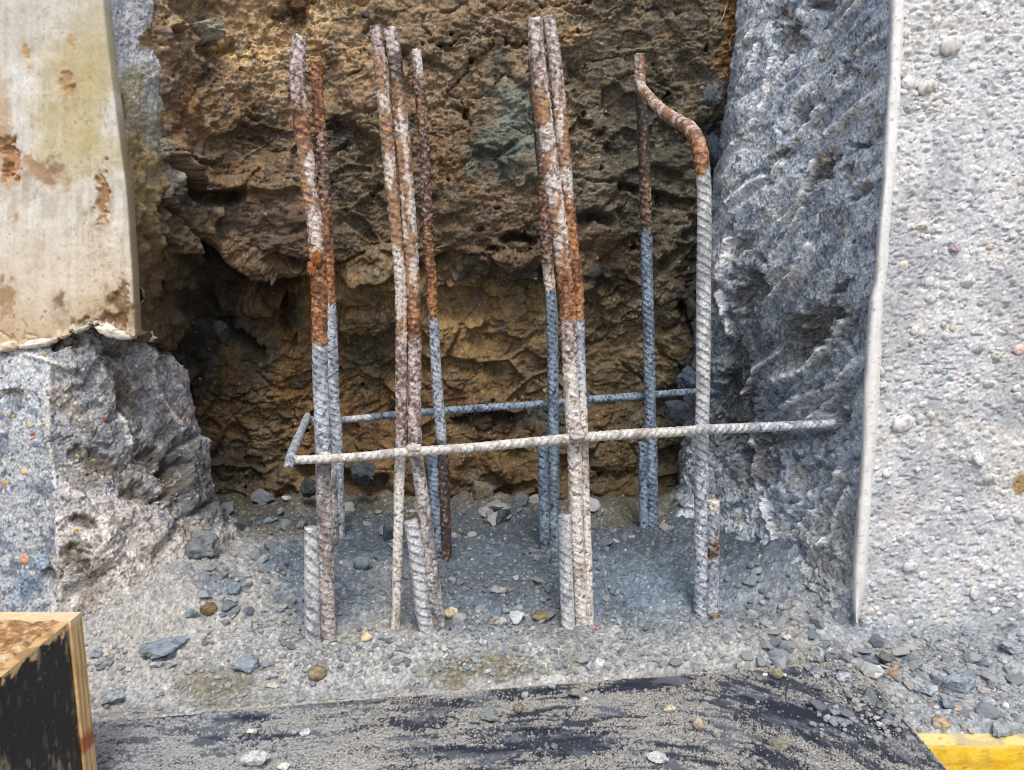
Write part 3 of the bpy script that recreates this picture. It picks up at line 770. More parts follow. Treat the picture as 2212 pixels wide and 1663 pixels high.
def gz_base(X, Y):
    z = -0.004 + 0.045 * sstep(Y, 1.17, 1.55) * (1 - sstep(X, .60, .74))
    z = z + 0.085 * np.exp(-(((X + .66) / .19) ** 2 + ((Y - 1.42) / .20) ** 2))          # left foot
    z = z + 0.055 * np.exp(-(((X - .62) / .14) ** 2 + ((Y - 1.55) / .17) ** 2))
    z = z + 0.020 * np.exp(-(((X - .05) / .35) ** 2 + ((Y - 1.24) / .05) ** 2))
    z = z + 0.015 * np.exp(-(((X - .50) / .12) ** 2 + ((Y - 1.30) / .06) ** 2)) - 0.02 * np.exp(-(((X - .40) / .12) ** 2 + ((Y - 1.42) / .06) ** 2))
    z = z + 0.020 * np.exp(-(((X - 1.0) / .2) ** 2 + ((Y - 1.30) / .08) ** 2))
    z = z + 0.018 * np.exp(-(((X + .27) / .10) ** 2 + ((Y - 1.30) / .05) ** 2)) + .012 * np.exp(-(((X + .12) / .07) ** 2 + ((Y - 1.30) / .05) ** 2))
    z = z - 0.018 * np.exp(-(((X + .60) / .09) ** 2 + ((Y - 1.13) / .04) ** 2))
    z = z + 0.04 * np.exp(-(((X + .62) / .22) ** 2 + ((Y - 1.78) / .16) ** 2))
    z = z + (.022 + .02 * perlin(np.stack([X * 7, Y * 3, 0 * X], -1)) + .012 * perlin(np.stack([X * 19, Y * 9, 0 * X], -1))) * np.exp(-((Y - 1.99) / .11) ** 2)
    return z
def gz_fine(X, Y):
    P = np.stack([X, Y, 0 * X], -1)
    n = 0.014 * fbm(P, 7, 3, .55, 3.0) * sstep(Y, 1.12, 1.25) + 0.0085 * fbm(P, 26, 3, .6) * sstep(Y, 1.08, 1.2)
    f = worley(P + fbm(P, 20, 2)[..., None] * .01, 30.0)
    n = n + 0.006 * (f[2] - .4) * sstep(Y, 1.15, 1.4) * sstep(fbm(P, 5, 2, .5, 9.), -.1, .3)
    return n
def under_boards(X, Y):
    inside = (1 - sstep(Y - board_edge_y(X), -0.012, 0.004)) * (1 - sstep(X, .60, .62))
    beam = (1 - sstep(Y, 1.035, 1.05)) * sstep(X, .56, .60)
    return inside, beam
def gz(X, Y, fine=True):
    X = np.asarray(X, float); Y = np.asarray(Y, float)
    z = gz_base(X, Y) + (gz_fine(X, Y) if fine else 0)
    i, b = under_boards(X, Y)
    z = z * (1 - i) + (-0.04) * i
    z = z - b * (0.03 + 0.2 * (1 - sstep(Y, 1.0, 1.025)))
    return z
def board_z(X, Y):
    X = np.asarray(X, float); Y = np.asarray(Y, float)
    return (Y < board_edge_y(X)) & (X < .608)
def surf_z(X, Y):
    return np.where(board_z(X, Y), 0.003, gz(X, Y))
def gpt(px, py, off=0.0):
    z = 0.0
    for _ in range(14):
        p = on_z(px, py, z); z = 0.5 * z + 0.5 * (float(surf_z(p[0], p[1])) + off)
    return on_z(px, py, z)

nY, nX = 400, 940
yy = 0.93 * (2.16 / 0.93) ** np.linspace(0, 1, nY)
Yg, Sg = np.meshgrid(yy, np.linspace(-0.80, 0.80, nX), indexing='ij')
Xg = Sg * (Yg * 0.98 + 0.12)
Zg = gz(Xg, Yg)
Pg = np.stack([Xg, Yg, Zg], -1)
w1 = worley(Pg, 70.0); w2 = worley(Pg, 150.0)
Zg = Zg + 0.003 * (w1[2] > .82) * np.sqrt(np.clip(1 - (w1[0] / .4) ** 2, 0, 1)) + 0.0014 * np.sqrt(np.clip(1 - (w2[0] / .45) ** 2, 0, 1)) * (w2[2] > .6) + 0.0018 * fbm(Pg, 90, 3, .65)
Pg[..., 2] = Zg
gpx, gpy = proj(Pg)
gq = pix3(gpx, gpy)
n1 = fbm(Pg, 6, 4, .6); n2 = fbm(Pg, 60, 3, .65, 2.); n3 = fbm(Pg, 180, 2, .7, 5.)
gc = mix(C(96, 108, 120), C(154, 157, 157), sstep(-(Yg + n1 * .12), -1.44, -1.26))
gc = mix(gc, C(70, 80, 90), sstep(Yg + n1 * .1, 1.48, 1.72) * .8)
gc = mix(gc, C(120, 106, 78), sstep(Yg + n1 * .1, 1.78, 1.95) * .5)
gc = mix(gc, C(186, 184, 174), sstep(n1, .1, .5) * .5 * sstep(-Yg, -1.4, -1.25))
gc = mix(gc, C(130, 126, 114), sstep(-n1, .1, .45) * .5 * sstep(-Yg, -1.45, -1.3))
gc = mix(gc, C(146, 154, 162), sstep(Xg, .5, .75) * .6)
gc = mix(gc, C(164, 162, 156), (1 - sstep(Xg + n1 * .15, -.60, -.46)) * (1 - sstep(Yg + n1 * .1, 1.5, 1.8)) * .75)
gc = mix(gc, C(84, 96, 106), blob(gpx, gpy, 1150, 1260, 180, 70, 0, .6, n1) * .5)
gc = mix(gc, C(124, 150, 166), blob(gpx, gpy, 1400, 1250, 130, 70, 0, .6, n1) * .35)
gc = mix(gc, C(148, 150, 146), blob(gpx, gpy, 850, 1260, 80, 50, 0, .6, n1) * .5)
gc = mix(gc, C(70, 66, 54), blob(gpx, gpy, 560, 1080, 140, 50, 5, .6, n1) * .7)
gc = mix(gc, C(104, 96, 70), blob(gpx, gpy, 1060, 1442, 170, 26, 0, .6, n1) * .7)
gc = mix(gc, C(104, 100, 82), blob(gpx, gpy, 470, 1480, 100, 40, 0, .6, n1) * .6)
gc = mix(gc, C(150, 162, 172), blob(gpx, gpy, 300, 1500, 70, 30, 0, .6, n1) * .4)
gc = mix(gc, C(200, 202, 200), sstep(n2, .3, .65) * .3)
gc = mix(gc, C(72, 78, 84), sstep(-n2, .3, .65) * .35)
gc = mix(gc, C(214, 212, 200), (w2[2] > .90) * (1 - sstep(w2[0], .25, .4)) * .7)
gc = mix(gc, C(70, 76, 82), (w2[2] < .12) * (1 - sstep(w2[0], .3, .45)) * .5)
gc = gc * (1 + .28 * n3[..., None])
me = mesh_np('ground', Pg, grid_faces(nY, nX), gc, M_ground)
link(bpy.data.objects.new('ground', me), kind='structure')
# wide site floor all round
nb = 60
Xb, Yb = np.meshgrid(np.sign(np.linspace(-1, 1, nb)) * np.abs(np.linspace(-1, 1, nb)) ** 3 * 60, np.sign(np.linspace(-1, 1, nb)) * np.abs(np.linspace(-1, 1, nb)) ** 3 * 60)
Pb = np.stack([Xb, Yb, -0.26 + .02 * fbm(np.stack([Xb, Yb, 0 * Xb], -1), .7, 3)], -1)
me = mesh_np('terrain', Pb, grid_faces(nb, nb), np.broadcast_to(C(150, 146, 136), Pb.shape), M_ground)
link(bpy.data.objects.new('terrain', me), kind='structure')

# ------------------------------------------------------------------ boards on the ground
CLEAN = [(1395, 1478, 80, 13, -4), (1440, 1470, 50, 12, -6), (1110, 1496, 95, 10, -6), (960, 1524, 80, 12, -3), (1330, 1538, 32, 7, 15), (1180, 1600, 130, 22, -2), (1240, 1612, 80, 14, -2),
         (1010, 1624, 130, 12, 0), (1110, 1577, 80, 6, -2), (1618, 1513, 24, 8, 20), (1716, 1484, 60, 10, 15), (1885, 1505, 48, 14, 0), (1790, 1556, 185, 26, 2), (1700, 1535, 90, 14, 18), (1874, 1612, 44, 12, 5),
         (1685, 1645, 60, 14, 22), (1740, 1455, 50, 6, 5), (410, 1538, 30, 6, 0), (528, 1552, 55, 10, -6), (675, 1527, 62, 8, -5), (262, 1571, 50, 5, -3), (448, 1597, 28, 9, -10), (800, 1515, 60, 5, -6), (330, 1535, 60, 4, -2),
         (1950, 1640, 60, 10, 12), (1760, 1600, 40, 7, 15), (900, 1560, 60, 10, -3), (300, 1600, 50, 5, -4), (470, 1630, 40, 6, -4), (620, 1590, 60, 5, -6)]
def board(name, corners, ztop, label, n):
    root = empty(name, tuple(corners[0]), label, 'board')
    A, B, Cc, D = [np.array(c, float) for c in corners]       # far-left, far-right, near-right, near-left
    nu = n; nv = 230
    u, v = np.meshgrid(np.linspace(0, 1, nu), np.linspace(0, 1, nv) ** 0.9)
    P = ((A[None, None] * (1 - u[..., None]) + B * u[..., None]) * (1 - v[..., None]) + (D * (1 - u[..., None]) + Cc * u[..., None]) * v[..., None])
    P[..., 2] = ztop
    px, py = proj(P)
    q = pix3(px, py)
    al = px * 1.0 + (py - 1500) * 1.5 * sstep(px, 1300, 1700); 
    slope = np.where(px < 1300, -0.07, -0.07 + (px - 1300) * 0.0006)
    ac = py - slope * (px - 1300)
    st = fbm(np.stack([px * .006, ac * .05, 0 * px], -1), 1.0, 4, .62, 3.)
    g = fbm(P, 330, 2, .7); g2 = fbm(P, 110, 3, .7, 4.)
    clean = np.zeros_like(px)
    jj = st * .8 + g2 * .4
    for cx, cy, rx, ry, rot in CLEAN: clean = np.maximum(clean, blob(px, py, cx, cy, rx, ry, rot, .55, jj))
    clean = np.maximum(clean, sstep(st, .10, .40) * (.40 + .42 * sstep(px, 700, 1200)))
    cov = 1 - clean
    big = fbm(np.stack([px * .0035, ac * .012, 0 * px], -1), 1.0, 3, .55, 21.)
    dust = sstep(cov + g * (.6 + .6 * sstep(big, -.2, .3)) + g2 * .6 + big * .35 - .10 * sstep(px, 1300, 1700), .42, .98)
    dust = np.maximum(dust, 0.10 * sstep(st, -.3, .4))
    P0 = P.copy()
    P[..., 2] += dust * (0.0012 + 0.0016 * g + .0015 * sstep(g2, .3, .6)) + .0004
    edge = np.minimum(np.minimum(v, 1 - v) * 0.3, 9)
    film = C(40, 45, 56)
    n2 = fbm(P0, 330, 2, .7, 7.)
    sand = mix(C(166, 163, 153), C(130, 132, 130), sstep(g2, -.1, .5))
    sand = mix(sand, C(196, 192, 178), sstep(n2, .25, .6) * .6)
    sand = mix(sand, C(150, 158, 164), (1 - sstep(px, 350, 950)) * .5)
    fs = fbm(np.stack([px * .01, ac * .4, 0 * px], -1), 1.0, 2)
    film = mix(film, C(74, 84, 104), sstep(fs, .1, .6) * .5)
    thin = sstep(fbm(np.stack([px * .008, ac * .03, 0 * px], -1), 1.0, 4, .6, 8.) + .35 * (1 - sstep(px, 500, 1000)), -.05, .5)
    film = mix(film, C(118, 124, 132), thin * .6)
    c = mix(film, sand, dust)
    far = (P0 - A) @ np.array([-(B - A)[1], (B - A)[0], 0]) / np.linalg.norm((B - A)[:2])
    rim = np.exp(-(np.abs(far) / .0030) ** 2) + np.exp(-((1 - u) * np.linalg.norm(B - A) / .002) ** 2)
    c = mix(c, C(196, 184, 158), np.clip(rim, 0, 1) * .9 * (g2 > -.45))
    me = mesh_np('board_face', P, grid_faces(nv, nu, True), c, M_board)
    o = bpy.data.objects.new('board_face', me); o.location = -root.location; link(o, root)
    # plywood edge all round
    t = 0.018
    cs = np.array([A, B, Cc, D]); top = cs.copy(); top[:, 2] = ztop; low = cs.copy(); low[:, 2] = ztop - t
    Vv, Qq, cc = [], [], []
    for i in range(4):
        j = (i + 1) % 4; n_ = 60; base = len(Vv)
        for k in range(n_ + 1):
            a = top[i] + (top[j] - top[i]) * k / n_; b = low[i] + (low[j] - low[i]) * k / n_
            for m_ in range(6):
                Vv.append(a + (b - a) * m_ / 5); cc.append(C(190, 160, 116) * (.75 if m_ % 2 else 1.0))
        for k in range(n_):
            for m_ in range(5):
                o = base + k * 6 + m_; Qq.append((o, o + 6, o + 7, o + 1))
    me = mesh_np('plywood_edge', np.array(Vv), np.array(Qq), np.array(cc), M_wood, False)
    o = bpy.data.objects.new('plywood_edge', me); o.location = -root.location; link(o, root)
    return root
BNL = on_z(325, 1690, 0); BNL = BNL + (BNL - BA) * .35
board('plywood_board', [BA, BC, BD + np.array([-.002, -.22, 0]), BNL], 0.0, 'large black film faced board lying flat and strewn with grey grit', 820)
LA = on_z(165, 1536, -.006); LB = on_z(437, 1539, -.006)
board('plywood_board', [LA + np.array([-.2, 0, 0]), LB + np.array([.03, 0, 0]), BNL + np.array([.03, 0, -.006]), BNL + np.array([-.55, 0, -.006])], -0.005,
      'narrow grit covered board at the left between crate and large black board', 300)

# ------------------------------------------------------------------ rebar
def steel_color(kind, n1, n2, n3, rib, longr):
    white = C(214, 208, 200)
    if kind == 'orange':
        c = mix(C(168, 102, 50), C(112, 66, 42), sstep(n1, -.25, .25)); c = mix(c, C(198, 146, 92), sstep(n2, .18, .5) * .6); return mix(c, C(84, 50, 34), sstep(-n2, .2, .5) * .7)
    if kind == 'brown':
        c = mix(C(104, 78, 62), C(132, 84, 50), sstep(n1, 0, .4)); c = mix(c, C(60, 44, 38), sstep(-n2, .0, .4) * .8); return mix(c, C(178, 160, 146), sstep(n2, .25, .5) * .7)
    if kind == 'dark':
        c = mix(C(66, 54, 50), C(96, 66, 46), sstep(n1, 0, .4)); return mix(c, C(170, 158, 150), sstep(n2, .35, .55) * .6)
    if kind == 'whiterust':
        c = mix(C(192, 180, 168), C(142, 98, 68), sstep(n1, -.2, .12) * .95); c = mix(c, C(176, 122, 62), sstep(n2 + n1 * .6, .28, .55) * .8); c = mix(c, C(104, 84, 80), sstep(-n2, .22, .5) * .6)
        return mix(c, C(216, 208, 198), rib * .25)
    if kind == 'purple':
        c = mix(C(170, 152, 146), C(124, 96, 86), sstep(n1, -.1, .3)); c = mix(c, C(208, 200, 194), sstep(n2, .12, .4) * .7); return mix(c, C(88, 66, 62), sstep(-n2, .2, .5) * .7)
    if kind == 'pale':
        c = mix(C(204, 198, 188), C(176, 160, 146), sstep(n1, 0, .4)); return mix(c, C(116, 92, 76), sstep(-n2, .22, .5) * .6)
    if kind == 'steel':      # cool grey zinc-like mill scale with dusty ribs
        c = mix(C(168, 178, 188), C(128, 138, 152), sstep(n1, -.1, .4)); c = mix(c, C(206, 212, 216), rib * .5); return mix(c, C(58, 66, 80), sstep(-n2, .15, .5) * .6)
    if kind == 'blue':
        c = mix(C(120, 144, 166), C(88, 108, 130), sstep(n1, -.1, .4)); c = mix(c, C(184, 202, 214), rib * .6); return mix(c, C(44, 52, 66), sstep(-n2, .12, .5) * .7)
    if kind == 'cream':      # dust packed between the ribs
        c = mix(C(192, 188, 180), C(160, 153, 144), sstep(n1, 0, .4)); return mix(c, C(120, 104, 94), sstep(rib, .5, .9) * .3)
    if kind == 'greyrust':
        c = mix(C(176, 174, 172), C(116, 116, 122), sstep(n1, -.05, .3)); c = mix(c, C(168, 116, 74), sstep(n2, .2, .5) * .7); return mix(c, C(80, 72, 70), sstep(-n2, .15, .5) * .6)
    if kind == 'dusty':      # pale dust, dark ribs
        c = mix(C(186, 190, 192), C(150, 156, 160), sstep(n1, -.05, .35)); c = mix(c, C(78, 84, 98), sstep(rib + n2 * .5, .45, .85) * .8); return mix(c, C(132, 100, 76), sstep(n2, .4, .6) * .3)
    return mix(C(150, 154, 160), C(120, 124, 130), sstep(n1, 0, .4))

def rebar(name, pts, zones, label, group, pitch=.0105, slant=.9, roll=.3, parent=None, seg=28, rag=.004, ribh=.15, cat='rebar', gap=.5, crisp=0.0):
    """pts: px, py, Y, width in px.  zones: (py limit, kind) from the top down"""
    pts = np.array(pts, float)
    Wp = unproj(pts[:, 0], pts[:, 1], pts[:, 2]); dep = depth_at(pts[:, 0], pts[:, 1], pts[:, 2])
    rad = pts[:, 3] * 1.09 / 2 / F0 * dep; roll = 1.57 + (roll - 1) * .35; slant = slant * 1.7; pitch = pitch * 1.38
    n0 = len(pts); t = np.linspace(0, n0 - 1, 40 * n0)
    pp = crom(Wp, t); ll_ = np.concatenate([[0], np.cumsum(np.linalg.norm(np.diff(pp, axis=0), axis=1))])
    n = int(ll_[-1] / .0018); s = np.linspace(0, ll_[-1], n)
    tt = np.interp(s, ll_, t); P = crom(Wp, tt); R = np.interp(tt, np.arange(n0), rad)
    T = np.gradient(P, axis=0); T /= np.linalg.norm(T, axis=1)[:, None]
    up = np.array([0, -1.0, 0.0]) if abs(T[0] @ np.array([0, -1.0, 0])) < .8 else np.array([0, 0, 1.0])
    A = np.zeros_like(P); a = up
    for i in range(n):
        a = a - (a @ T[i]) * T[i]; a /= np.linalg.norm(a); A[i] = a
    B = np.cross(T, A)
    th = np.linspace(0, 2 * np.pi, seg, endpoint=False); S, TH = np.meshgrid(s, th, indexing='ij')
    ph = (TH + roll) % (2 * np.pi); half = ph % np.pi
    sgn = np.where(ph < np.pi, 1.0, -1.0)
    n_w = fbm(np.stack([S * 30, TH * 0 + pts[0, 0], TH * .5], -1), 1.0, 2)
    wear = 1 - (.62 - .5 * crisp) + (.62 - .5 * crisp) * sstep(fbm(np.stack([S * 26, np.cos(TH) * .8, np.sin(TH) * .8 + pts[0, 0]], -1), 1.0, 3, .6), -.25, .25)
    fr = (S / pitch + slant * half / np.pi + .5 * (sgn > 0) + .12 * n_w) % 1.0
    win = np.clip(np.sin(half), 0, 1) ** .5
    rib = np.exp(-((fr - .5) / .115) ** 2) * win * wear
    lg = np.exp(-(np.minimum(half, np.pi - half) / .13) ** 2)
    nrm = A[:, None] * np.cos(TH)[..., None] + B[:, None] * np.sin(TH)[..., None]
    base = P[:, None] + nrm * R[:, None, None]
    n1 = fbm(base * np.array([1, 1, .32]), 48, 4, .6, pts[0, 0] * .01); n2 = fbm(base, 120, 3, .65, 3.); n3 = fbm(base, 300, 2, .7, 6.)
    px, py = proj(base)
    rustk = np.zeros_like(py)
    rr = R[:, None] * (.97 + ribh * .85 * rib + .09 * lg + .035 * n2) + .0006 * n1
    kinds = zones
    col = None
    prev = -1e9
    key = py + n1 * 22 if not name.startswith('stirrup') else px + n1 * 20
    for lim, kd in kinds:
        cc = steel_color(kd, n1, n2, n3, rib, lg)
        if kd in ('orange', 'whiterust', 'brown'): rr = rr + ((key > prev) & (key <= lim)) * .0010 * (n2 + .2 + .6 * n3)
        wdt = 6 if kd in ('steel', 'blue', 'dusty', 'purple') else 34
        col = cc if col is None else mix(col, cc, sstep(key, prev - wdt, prev + wdt))
        prev = lim
    g_ = col.mean(-1, keepdims=True); col = (col * .72 + g_ * .28) * 1.06
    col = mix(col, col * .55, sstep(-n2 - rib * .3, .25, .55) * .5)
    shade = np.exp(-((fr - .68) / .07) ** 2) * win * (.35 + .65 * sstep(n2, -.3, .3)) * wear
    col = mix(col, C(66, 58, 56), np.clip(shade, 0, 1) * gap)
    col = col * (1 + .22 * n3[..., None])
    V = P[:, None] + nrm * rr[..., None]
    # ragged cut ends
    V[0] = V[0] + (T[0] * (rag * perlin(V[0] * 140)[:, None])); V[-1] = V[-1] - T[-1] * (rag * perlin(V[-1] * 140)[:, None])
    idx = np.arange(n * seg).reshape(n, seg); nx = np.roll(idx, -1, 1)
    Q = np.stack([idx[:-1], nx[:-1], nx[1:], idx[1:]], -1).reshape(-1, 4)
    c0 = len(idx.ravel())
    caps = np.stack([V[0].mean(0), V[-1].mean(0)])
    # caps as rings of quads collapsed to the centre
    V2 = np.concatenate([V.reshape(-1, 3), caps, ]); col2 = np.concatenate([col.reshape(-1, 3), [col[0].mean(0) * .9, col[-1].mean(0) * .9]])
    k = np.arange(seg)[::2]
    q0 = np.stack([idx[0][(k + 2) % seg], idx[0][(k + 1) % seg], idx[0][k], np.full(len(k), c0)], -1)
    q1 = np.stack([idx[-1][k], idx[-1][(k + 1) % seg], idx[-1][(k + 2) % seg], np.full(len(k), c0 + 1)], -1)
    Q = np.concatenate([Q, q0, q1])
    org = P[-1].copy()
    me = mesh_np(name, V2 - org, Q, col2, M_steel)
    o = bpy.data.objects.new(name, me); o.location = org
    if parent is None: link(o, None, label, cat, group)
    else: link(o, parent)
    return o

GF, GB, GS = 'upright bars in the front row of the cage', 'upright bars in the back row of the cage', 'short bar stubs rising from the rubble'
YF1, YF2, YF3, YF4 = 1.290, 1.310, 1.335, 1.385
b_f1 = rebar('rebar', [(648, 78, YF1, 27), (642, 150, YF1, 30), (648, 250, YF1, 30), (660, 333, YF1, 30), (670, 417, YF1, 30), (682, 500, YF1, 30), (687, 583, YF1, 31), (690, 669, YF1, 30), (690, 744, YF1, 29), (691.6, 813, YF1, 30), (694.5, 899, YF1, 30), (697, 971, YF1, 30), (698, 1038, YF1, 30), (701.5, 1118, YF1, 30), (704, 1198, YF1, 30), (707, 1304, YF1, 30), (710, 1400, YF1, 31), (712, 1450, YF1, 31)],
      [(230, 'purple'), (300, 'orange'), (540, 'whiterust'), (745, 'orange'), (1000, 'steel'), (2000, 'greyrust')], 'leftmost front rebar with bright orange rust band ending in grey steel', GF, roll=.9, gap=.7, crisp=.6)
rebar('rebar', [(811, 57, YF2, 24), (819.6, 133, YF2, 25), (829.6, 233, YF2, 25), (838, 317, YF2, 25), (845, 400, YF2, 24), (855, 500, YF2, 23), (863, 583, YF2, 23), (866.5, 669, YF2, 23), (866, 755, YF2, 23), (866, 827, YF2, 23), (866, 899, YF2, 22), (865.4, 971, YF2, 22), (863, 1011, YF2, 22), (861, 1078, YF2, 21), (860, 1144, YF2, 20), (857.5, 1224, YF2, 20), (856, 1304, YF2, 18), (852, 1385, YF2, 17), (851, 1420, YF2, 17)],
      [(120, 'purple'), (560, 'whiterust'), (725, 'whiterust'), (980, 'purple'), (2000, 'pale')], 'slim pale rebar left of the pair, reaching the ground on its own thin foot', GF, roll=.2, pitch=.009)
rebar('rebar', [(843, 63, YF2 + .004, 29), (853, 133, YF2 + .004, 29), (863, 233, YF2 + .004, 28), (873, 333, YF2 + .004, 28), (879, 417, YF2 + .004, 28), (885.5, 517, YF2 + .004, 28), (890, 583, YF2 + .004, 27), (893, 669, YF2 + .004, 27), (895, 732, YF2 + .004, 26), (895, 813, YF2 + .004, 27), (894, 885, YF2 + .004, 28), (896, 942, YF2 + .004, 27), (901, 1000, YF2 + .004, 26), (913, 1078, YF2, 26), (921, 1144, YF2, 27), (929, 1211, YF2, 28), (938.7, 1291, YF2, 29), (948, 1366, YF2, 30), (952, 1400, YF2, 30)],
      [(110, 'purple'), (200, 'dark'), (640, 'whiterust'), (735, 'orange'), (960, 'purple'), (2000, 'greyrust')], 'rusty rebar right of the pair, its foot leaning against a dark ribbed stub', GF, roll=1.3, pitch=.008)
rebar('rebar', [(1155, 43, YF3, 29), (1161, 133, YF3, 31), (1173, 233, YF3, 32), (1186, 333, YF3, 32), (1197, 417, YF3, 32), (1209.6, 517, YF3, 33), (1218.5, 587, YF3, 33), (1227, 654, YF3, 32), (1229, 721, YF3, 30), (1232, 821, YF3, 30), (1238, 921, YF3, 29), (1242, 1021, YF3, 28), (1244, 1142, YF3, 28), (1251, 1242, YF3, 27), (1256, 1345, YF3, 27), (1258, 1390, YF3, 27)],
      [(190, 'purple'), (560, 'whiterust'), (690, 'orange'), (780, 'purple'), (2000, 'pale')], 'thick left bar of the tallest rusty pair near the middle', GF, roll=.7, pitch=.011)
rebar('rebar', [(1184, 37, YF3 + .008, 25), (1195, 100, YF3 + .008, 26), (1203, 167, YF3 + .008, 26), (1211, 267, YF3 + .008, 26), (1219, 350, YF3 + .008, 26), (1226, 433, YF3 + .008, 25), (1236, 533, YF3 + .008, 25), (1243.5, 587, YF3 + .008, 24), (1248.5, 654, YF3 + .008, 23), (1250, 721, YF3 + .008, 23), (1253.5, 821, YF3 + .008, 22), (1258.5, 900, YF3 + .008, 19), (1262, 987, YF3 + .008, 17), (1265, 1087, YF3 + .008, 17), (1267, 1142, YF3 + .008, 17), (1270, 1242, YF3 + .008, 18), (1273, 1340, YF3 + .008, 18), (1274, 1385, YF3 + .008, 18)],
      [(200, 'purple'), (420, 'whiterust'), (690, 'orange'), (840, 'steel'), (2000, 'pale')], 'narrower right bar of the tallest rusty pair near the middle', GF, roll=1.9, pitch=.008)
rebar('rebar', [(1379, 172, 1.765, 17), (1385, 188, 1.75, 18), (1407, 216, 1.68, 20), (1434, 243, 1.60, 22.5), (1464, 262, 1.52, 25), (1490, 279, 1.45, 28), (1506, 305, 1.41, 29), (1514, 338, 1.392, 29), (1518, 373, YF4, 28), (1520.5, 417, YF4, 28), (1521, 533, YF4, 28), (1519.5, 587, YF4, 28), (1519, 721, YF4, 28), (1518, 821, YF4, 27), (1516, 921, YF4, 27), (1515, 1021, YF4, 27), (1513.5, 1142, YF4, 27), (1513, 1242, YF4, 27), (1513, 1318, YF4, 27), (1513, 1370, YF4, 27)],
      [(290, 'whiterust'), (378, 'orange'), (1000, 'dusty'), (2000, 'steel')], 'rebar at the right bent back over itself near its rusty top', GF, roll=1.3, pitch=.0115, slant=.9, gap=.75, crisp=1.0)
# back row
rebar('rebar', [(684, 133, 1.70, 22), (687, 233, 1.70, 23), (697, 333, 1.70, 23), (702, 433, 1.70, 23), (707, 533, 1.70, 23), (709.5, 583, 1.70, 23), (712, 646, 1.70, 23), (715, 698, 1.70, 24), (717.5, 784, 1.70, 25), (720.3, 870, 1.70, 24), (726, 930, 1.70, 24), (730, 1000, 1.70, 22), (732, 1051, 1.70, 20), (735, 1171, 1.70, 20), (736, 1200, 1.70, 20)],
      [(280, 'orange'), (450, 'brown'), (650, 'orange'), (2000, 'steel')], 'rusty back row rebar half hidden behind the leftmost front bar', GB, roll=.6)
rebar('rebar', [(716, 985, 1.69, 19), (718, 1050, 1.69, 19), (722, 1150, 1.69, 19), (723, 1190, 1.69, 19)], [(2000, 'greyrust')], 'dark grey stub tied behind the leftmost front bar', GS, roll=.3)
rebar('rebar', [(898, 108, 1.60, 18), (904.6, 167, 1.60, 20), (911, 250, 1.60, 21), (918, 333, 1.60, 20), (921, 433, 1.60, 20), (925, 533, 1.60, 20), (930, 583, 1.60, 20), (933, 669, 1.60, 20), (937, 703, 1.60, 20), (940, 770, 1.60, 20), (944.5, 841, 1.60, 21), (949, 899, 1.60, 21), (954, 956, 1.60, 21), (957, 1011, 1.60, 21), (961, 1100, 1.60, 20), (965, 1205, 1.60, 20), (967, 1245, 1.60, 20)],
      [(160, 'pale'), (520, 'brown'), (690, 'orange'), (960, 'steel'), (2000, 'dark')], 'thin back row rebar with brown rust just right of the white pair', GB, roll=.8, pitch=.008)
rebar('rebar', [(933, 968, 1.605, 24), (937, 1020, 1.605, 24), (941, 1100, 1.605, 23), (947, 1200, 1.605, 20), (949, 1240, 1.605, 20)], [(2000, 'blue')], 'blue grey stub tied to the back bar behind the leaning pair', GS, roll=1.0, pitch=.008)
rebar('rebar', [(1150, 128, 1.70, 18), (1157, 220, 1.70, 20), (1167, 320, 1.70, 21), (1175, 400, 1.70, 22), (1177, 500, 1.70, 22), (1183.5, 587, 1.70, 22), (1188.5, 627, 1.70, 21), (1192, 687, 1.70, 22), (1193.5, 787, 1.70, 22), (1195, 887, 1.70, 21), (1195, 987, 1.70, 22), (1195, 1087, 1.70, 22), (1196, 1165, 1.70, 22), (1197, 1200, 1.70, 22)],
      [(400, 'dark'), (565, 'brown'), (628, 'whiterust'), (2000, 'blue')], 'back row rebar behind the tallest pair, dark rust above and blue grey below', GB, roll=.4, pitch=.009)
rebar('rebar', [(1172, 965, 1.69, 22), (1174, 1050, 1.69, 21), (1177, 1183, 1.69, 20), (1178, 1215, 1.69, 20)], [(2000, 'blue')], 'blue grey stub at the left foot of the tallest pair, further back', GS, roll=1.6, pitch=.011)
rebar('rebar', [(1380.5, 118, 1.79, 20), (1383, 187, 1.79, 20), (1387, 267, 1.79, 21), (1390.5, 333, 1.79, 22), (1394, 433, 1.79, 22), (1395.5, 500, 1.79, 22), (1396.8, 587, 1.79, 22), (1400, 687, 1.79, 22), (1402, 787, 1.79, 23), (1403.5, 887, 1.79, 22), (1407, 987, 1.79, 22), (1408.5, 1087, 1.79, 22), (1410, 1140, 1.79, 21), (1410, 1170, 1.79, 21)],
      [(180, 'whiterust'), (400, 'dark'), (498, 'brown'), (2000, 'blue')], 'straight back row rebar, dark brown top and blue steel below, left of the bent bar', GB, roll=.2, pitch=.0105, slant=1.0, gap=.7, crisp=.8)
rebar('rebar', [(1389, 955, 1.785, 18), (1389, 1050, 1.785, 18), (1391, 1145, 1.785, 18), (1391, 1175, 1.785, 18)], [(2000, 'blue')], 'dark stub at the foot of the straight blue back bar', GS, roll=.9, pitch=.011)
